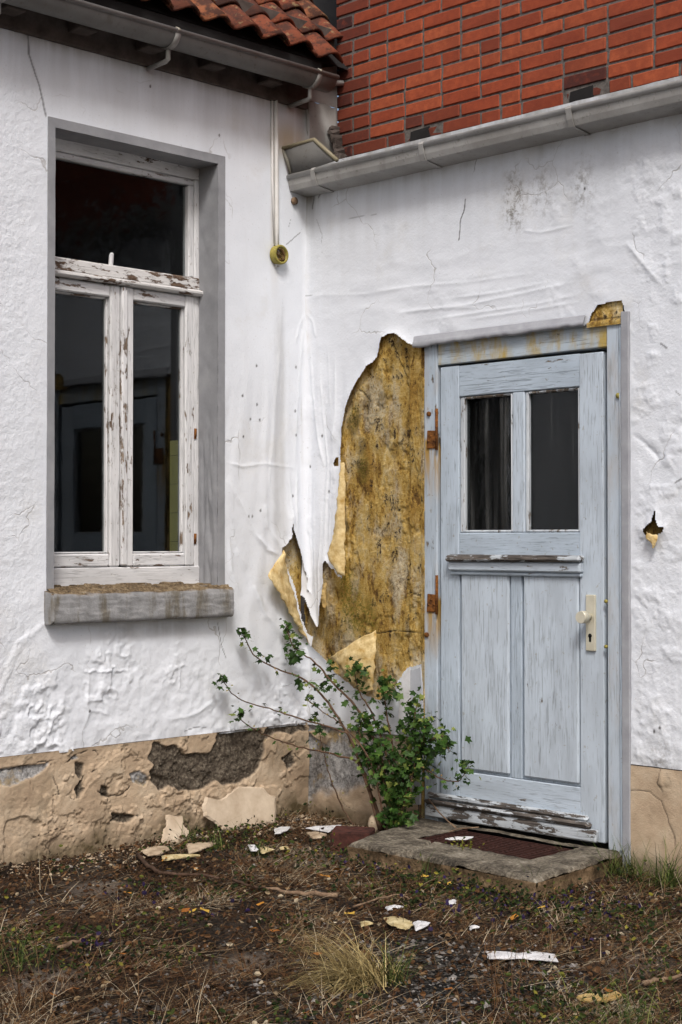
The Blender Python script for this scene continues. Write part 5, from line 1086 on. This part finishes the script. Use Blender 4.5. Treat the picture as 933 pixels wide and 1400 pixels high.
SCR = [
    ('sheet_scrap', [z8p(*q) for q in [(535, 425), (560, 412), (595, 408), (590, 428), (560, 438), (536, 436)]], 'whitebit', 'small white wall scrap on the ground near the inner corner', .035),
    ('sheet_scrap', [z8p(*q) for q in [(652, 420), (690, 408), (740, 405), (790, 410), (760, 420), (740, 432), (690, 428)]], 'whitebit', 'wide white wall scrap beside the red brick chunk', .04),
    ('plaster_fragment', [z8p(*q) for q in [(655, 436), (690, 432), (735, 440), (715, 458), (680, 455)]], 'plasterbit', 'beige plaster chip just below the wide white scrap', .03),
    ('sheet_scrap', [z8p(*q) for q in [(478, 492), (500, 486), (538, 496), (525, 508), (490, 512)]], 'yellowbit', 'cream yellow scrap lying by the small green tuft', .03),
    ('sheet_scrap', [z8p(*q) for q in [(436, 482), (462, 480), (476, 494), (470, 510), (445, 500)]], 'whitebit', 'white scrap touching the cream yellow scrap', .034),
    ('sheet_scrap', [z8p(*q) for q in [(555, 490), (585, 486), (594, 494), (575, 500), (556, 498)]], 'yellowbit', 'tiny cream scrap to the right of the cream yellow scrap', .03),
    ('plaster_fragment', [z8p(*q) for q in [(35, 508), (80, 488), (125, 480), (148, 500), (110, 516), (60, 518)]], 'plasterbit', 'flat crumbled plaster at the foot of the propped chip', .03),
    ('plaster_fragment', [z8p(*q) for q in [(205, 480), (250, 472), (318, 470), (300, 490), (260, 502), (214, 512)]], 'plasterbit', 'flat plaster chip between the propped chip and the large slab', .03),
    ('wood_strip', [z8p(*q) for q in [(112, 526), (150, 518), (258, 514), (256, 524), (170, 532), (118, 536)]], 'yellowbit', 'short yellow strip of wood below the propped chip', .03),
    ('sheet_scrap', [(492, 1262), (500, 1259), (510, 1260), (508, 1266), (494, 1266)], 'yellowbit', 'small cream scrap left of the yellow scrap in the yard', .02),
    ('sheet_scrap', [(524, 1256), (545, 1252), (564, 1258), (566, 1267), (555, 1272), (535, 1264)], 'yellowbit', 'yellowish wall scrap in the middle of the yard', .02),
    ('sheet_scrap', [(565, 1262), (572, 1258), (588, 1260), (584, 1269), (568, 1272)], 'whitebit', 'white scrap against the right edge of the yellowish one', .022),
    ('sheet_scrap', [(527, 1241), (540, 1237), (552, 1238), (548, 1243), (530, 1244)], 'whitebit', 'small white scrap behind the yellowish one', .02),
    ('sheet_scrap', [(641, 1268), (650, 1265), (656, 1266), (652, 1271), (643, 1271)], 'whitebit', 'tiny white scrap alone right of the yard centre', .02),
    ('sheet_strip', [(664, 1303), (676, 1300), (700, 1303), (735, 1302), (760, 1304), (764, 1314), (745, 1316), (710, 1311), (668, 1310)], 'whitebit', 'long white strip of wall sheet lying in the yard', .022),
    ('sheet_scrap', [(610, 1233), (622, 1230), (624, 1235), (612, 1237)], 'whitebit', 'white flake on the ground in front of the step', .03),
]
for i, (nm, pts, mt, lab, h) in enumerate(SCR): slab(nm, flat(pts, h * .55, .5), .004 if 'sheet' in nm else .008, M[mt], lab, {'sheet_scrap': 'scrap', 'sheet_strip': 'strip', 'plaster_fragment': 'plaster fragment', 'wood_strip': 'wood strip'}[nm], {'sheet_scrap': 'scraps of wall sheet', 'plaster_fragment': 'fallen plaster fragments'}.get(nm), .004, 40 + i)
slab('wood_scrap', flat([(788, 1364), (800, 1361), (830, 1362), (845, 1357), (850, 1361), (830, 1368), (795, 1368)], .02), .012, M['flap_dirty'], 'orange brown piece of wood at the lower right of the yard', 'wood scrap', None, 0, 71)
slab('sheet_scrap', [Gp(*q, .082) for q in [(608, 1147), (622, 1144.5), (638, 1146), (648, 1144), (640, 1148), (622, 1148.5)]], .003, M['whitebit'], 'pale twisted scrap lying on the foot grating', 'scrap', 'scraps of wall sheet', .004, 73)
# brick chunk and stone by the step
bc = Gp(484, 1165); mb = MB(); mb.box(-.10, .06, -.06, .05, -.01, .085, .006, jit=.008); o = mb.build('brick_chunk', M['redbrick']); o.location = (bc[0] - .01, bc[1] + .03, 0); o.rotation_euler = (0, 0, .5); tag(o, 'dark red brick chunk beside the left end of the step', 'brick')
s_ = Gp(512, 1143); bm = bmesh.new(); bmesh.ops.create_icosphere(bm, subdivisions=3, radius=.045)
for v in bm.verts: v.co *= 1 + .3 * (random.random() - .5) * .3; v.co.z *= 1.1; v.co.x *= .8
me = bpy.data.meshes.new('stone'); bm.to_mesh(me); bm.free(); me.polygons.foreach_set('use_smooth', [True] * len(me.polygons)); o = link('stone', me, M['plasterbit']); o.location = (s_[0], s_[1] + .02, .05); tag(o, 'fist sized beige stone between the brick chunk and the shrub', 'stone')
# sticks
def stick(pts, r, mat, label, h=.02):
    P = [Gp(a, b_, h) for a, b_ in pts]; o3 = np.array([P[0][0], P[0][1], 0]); mb = MB(); n = 14; L = len(P); C = []
    for i in range(n):
        t = i / (n - 1) * (L - 1); k = min(int(t), L - 2); f = t - k; C.append(tuple(P[k] * (1 - f) + P[k + 1] * f - o3 + np.random.default_rng(i).normal(0, r * .25, 3)))
    mb.tube(C, [r * (1 - .5 * i / n) for i in range(n)], 7); o = mb.build('stick', mat); o.location = o3; return tag(o, label, 'stick', 'sticks on the ground')
stick([(188, 1169), (205, 1186), (222, 1193), (262, 1195), (300, 1201)], .009, M['stick_dark'], 'dark crooked stick below the propped plaster chip')
stick([(462, 1225), (430, 1222), (395, 1219), (365, 1215)], .010, M['stick'], 'thick pale stick in front of the brick chunk')
stick([(80, 1297), (110, 1285), (127, 1277)], .008, M['stick'], 'pale broken twig at the left of the yard')
stick([(318, 1203), (340, 1210), (370, 1216)], .006, M['stick_dark'], 'thin dark twig between the crooked stick and the pale stick')
stick([(880, 1345), (905, 1338), (940, 1334)], .008, M['stick'], 'pale twig at the right edge of the yard')
stick([(483, 1240), (520, 1228), (545, 1222), (562, 1230)], .004, M['stick'], 'thin bent dry stalk behind the yellowish scrap', .03)
# dry stalk arching over the step
mb = MB(); P = [Rp(a, b_, -o_) for a, b_, o_ in [(586, 1092, .03), (600, 1110, .06), (614, 1124, .10), (624, 1132, .14)]]; o3 = np.array(P[0]); mb.tube([tuple(p - o3) for p in P], .003, 6)
P = [Rp(a, b_, -o_) for a, b_, o_ in [(563, 1148, .16), (590, 1140, .16), (610, 1139, .15), (628, 1133, .14), (655, 1131, .12)]]; mb.tube([tuple(p - o3) for p in P], .0025, 6); o = mb.build('dry_stalk', M['stick']); o.location = o3; tag(o, 'thin dry stalk drooping from the door post over the step', 'stalk')
def tuft(name, px, py, n, L0, L1, spread, mat, label, lean=(.5, 1.4), seed=1, W=.0028, r=.03, dirn=None, group=None):
    g = Gp(px, py); rg = np.random.default_rng(seed); Vv, Ff, Tt = [], [], []; o3 = np.array([g[0], g[1], 0]); base = 0
    for i in range(n):
        az = rg.uniform(0, 6.283) if dirn is None else rg.normal(dirn, spread); d = np.array([math.cos(az), math.sin(az), 0]); s = np.array([-d[1], d[0], 0]); L = rg.uniform(L0, L1); le = rg.uniform(*lean)
        p = np.array([rg.normal(0, r), rg.normal(0, r), .0]); w_ = W * rg.uniform(.6, 1.3); a = le
        for k in range(6):
            wd = w_ * (1 - k / 5.6); Vv += [p + s * wd / 2, p - s * wd / 2]; a -= .9 * (1.5 - le) * .28 * k / 3 + .12; a = max(a, -.5)
            p = p + (d * math.cos(a) + np.array([0, 0, 1]) * math.sin(a)) * L / 5; p[2] = max(p[2], .006)
        for k in range(5): Ff.append([base + 2 * k, base + 2 * k + 1, base + 2 * k + 3, base + 2 * k + 2])
        Tt += [float(np.clip(rg.normal(.5, .27), 0, 1))] * 12; base += 12
    o = mesh_np(name, np.array(Vv), np.array(Ff), mat, None, dict(tint=Tt), False); o.location = o3; return tag(o, label, 'grass tuft', group)
tuft('grass_tuft', 500, 1345, 520, .12, .28, .9, M['tuft'], 'bushy straw yellow grass tuft at the bottom of the yard', (.3, 1.2), 1, .003, .035, math.radians(215))
tuft('grass_tuft', 540, 1345, 60, .10, .2, 1, M['green'], 'few green blades at the right side of the straw tuft', (.8, 1.45), 2, .003, .02)
tuft('grass_tuft', 872, 1203, 120, .08, .22, 1, M['green'], 'green grass tuft against the plinth right of the door', (.7, 1.5), 3, .003, .05)
tuft('grass_tuft', 352, 1168, 70, .05, .11, 1, M['green'], 'small green tuft by the cream yellow scrap', (.4, 1.3), 4, .003, .02)
tuft('grass_tuft', 45, 1215, 40, .08, .2, 1, M['straw'], 'thin dry tuft under the left end of the plinth', (1.0, 1.5), 5, .002, .03)
tuft('grass_tuft', 15, 1380, 120, .1, .25, 1, M['straw'], 'brown grass tuft in the lower left corner of the yard', (.5, 1.5), 6, .0025, .08)
tuft('grass_tuft', 690, 1385, 26, .15, .34, 1, M['straw'], 'tall single dry stalks in front of the long white strip', (1.25, 1.55), 7, .0022, .05)
tuft('grass_tuft', 860, 1395, 160, .06, .16, 1, M['green'], 'dull green grass clump in the lower right corner', (.5, 1.4), 8, .003, .09)
tuft('grass_tuft', 240, 1395, 90, .08, .2, 1, M['straw'], 'sparse dry stalks at the bottom left of the straw tuft', (.6, 1.5), 9, .0022, .09)
for i, (px, py, lb, n_, L_) in enumerate([(585, 1200, 'small green tuft below the broken edge of the step', 40, .09), (660, 1212, 'low green tuft under the middle of the step front', 36, .07), (725, 1222, 'spiky green tuft under the right corner of the step', 46, .10), (505, 1180, 'short green tuft in front of the brick chunk', 30, .07), (912, 1214, 'tall dark green tuft beside the right wall base', 90, .19), (840, 1198, 'dense green tuft between the step and the right wall', 90, .15), (300, 1160, 'dark weedy tuft under the large leaning plaster slab', 50, .08), (262, 1152, 'thin green tuft behind the propped plaster chip', 30, .10)]): tuft('grass_tuft', px, py, n_, L_ * .7, L_ * 1.6, 1, M['green'], lb, (.6, 1.5), 60 + i, .0035, .022)
tuft('grass_tuft', 15, 1320, 120, .06, .14, 1, M['green'], 'dark green tuft at the left edge of the yard', (.5, 1.4), 10, .003, .07)
tuft('grass_tuft', 800, 1190, 60, .06, .14, 1, M['green'], 'short green blades at the right front corner of the step', (.5, 1.4), 11, .003, .05)
# step-side weed on the slab
wl = []; g = Rp(634, 1166, -.38); rg = np.random.default_rng(9); n = 46; P = np.stack([g[0] + rg.normal(0, .035, n), g[1] + rg.normal(0, .025, n)], -1)
Vb, Fb, Tb = leaves(P - np.array([g[0], g[1]]), rg.uniform(0, .035, n), rg.uniform(.008, .018, n), rg, np.clip(rg.normal(.8, .2, n), 0, 1))
wd_ = thing('weed', 'yellow green weed growing on the step at the grating edge', 'weed', (g[0], g[1], zs)); Vb = Vb + np.array([g[0], g[1], zs]); mesh_np('foliage', Vb, Fb, M['herb'], wd_, dict(tint=Tb), False)
# fallen leaves
tpl = [(0, 0, 0), (.3, .35, .1), (.7, .38, .05), (1, .05, .12), (.75, -.3, .02), (.35, -.4, .12)]
mb = MB(); mb.add([(a * .03, b_ * .03, c * .03) for a, b_, c in tpl], [[0, 1, 2, 3, 4, 5]]); 
fme = {}
for k, t in enumerate((.1, .45, .9)):
    me = bpy.data.meshes.new('fallen_leaf'); me.from_pydata(mb.v, [], [[0, 1, 5], [1, 2, 4, 5], [2, 3, 4]]); a = me.attributes.new('tint', 'FLOAT', 'POINT'); a.data.foreach_set('value', [t] * 6); me.materials.append(M['fallen']); fme[k] = me
FL = [(238, 1243, 1), (248, 1247, 0), (268, 1242, 2), (286, 1248, 2), (222, 1178, 1), (232, 1188, 2), (70, 1360, 0), (88, 1356, 0), (106, 1352, 0), (274, 1343, 0), (170, 1305, 0), (350, 1269, 1), (372, 1272, 0), (406, 1390, 0), (463, 1190, 1), (452, 1200, 1), (760, 1213, 2), (740, 1240, 2), (700, 1258, 1), (835, 1358, 0), (270, 1190, 1), (355, 1235, 1), (428, 1303, 0), (925, 1312, 0), (620, 1352, 0), (602, 1206, 2), (612, 1210, 2), (586, 1197, 2), (485, 1250, 2), (180, 1222, 1)]
cn = ['brown orange', 'amber', 'yellow']
names_ = ['among the dry grass left of centre', 'by the crooked stick', 'in front of the step', 'near the bottom edge']
for i, (a, b_, k) in enumerate(FL):
    g = Gp(a, b_, .02); o = bpy.data.objects.new('fallen_leaf', fme[k]); COL.objects.link(o); o.location = g; s_ = random.uniform(.8, 1.5); o.scale = (s_, s_, s_); o.rotation_euler = (random.uniform(-.4, .4), random.uniform(-.4, .4), random.uniform(0, 6.28))
    tag(o, f'small {cn[k]} fallen leaf lying in the dry yard grass', 'leaf', f'{cn[k]} fallen leaves in the yard')
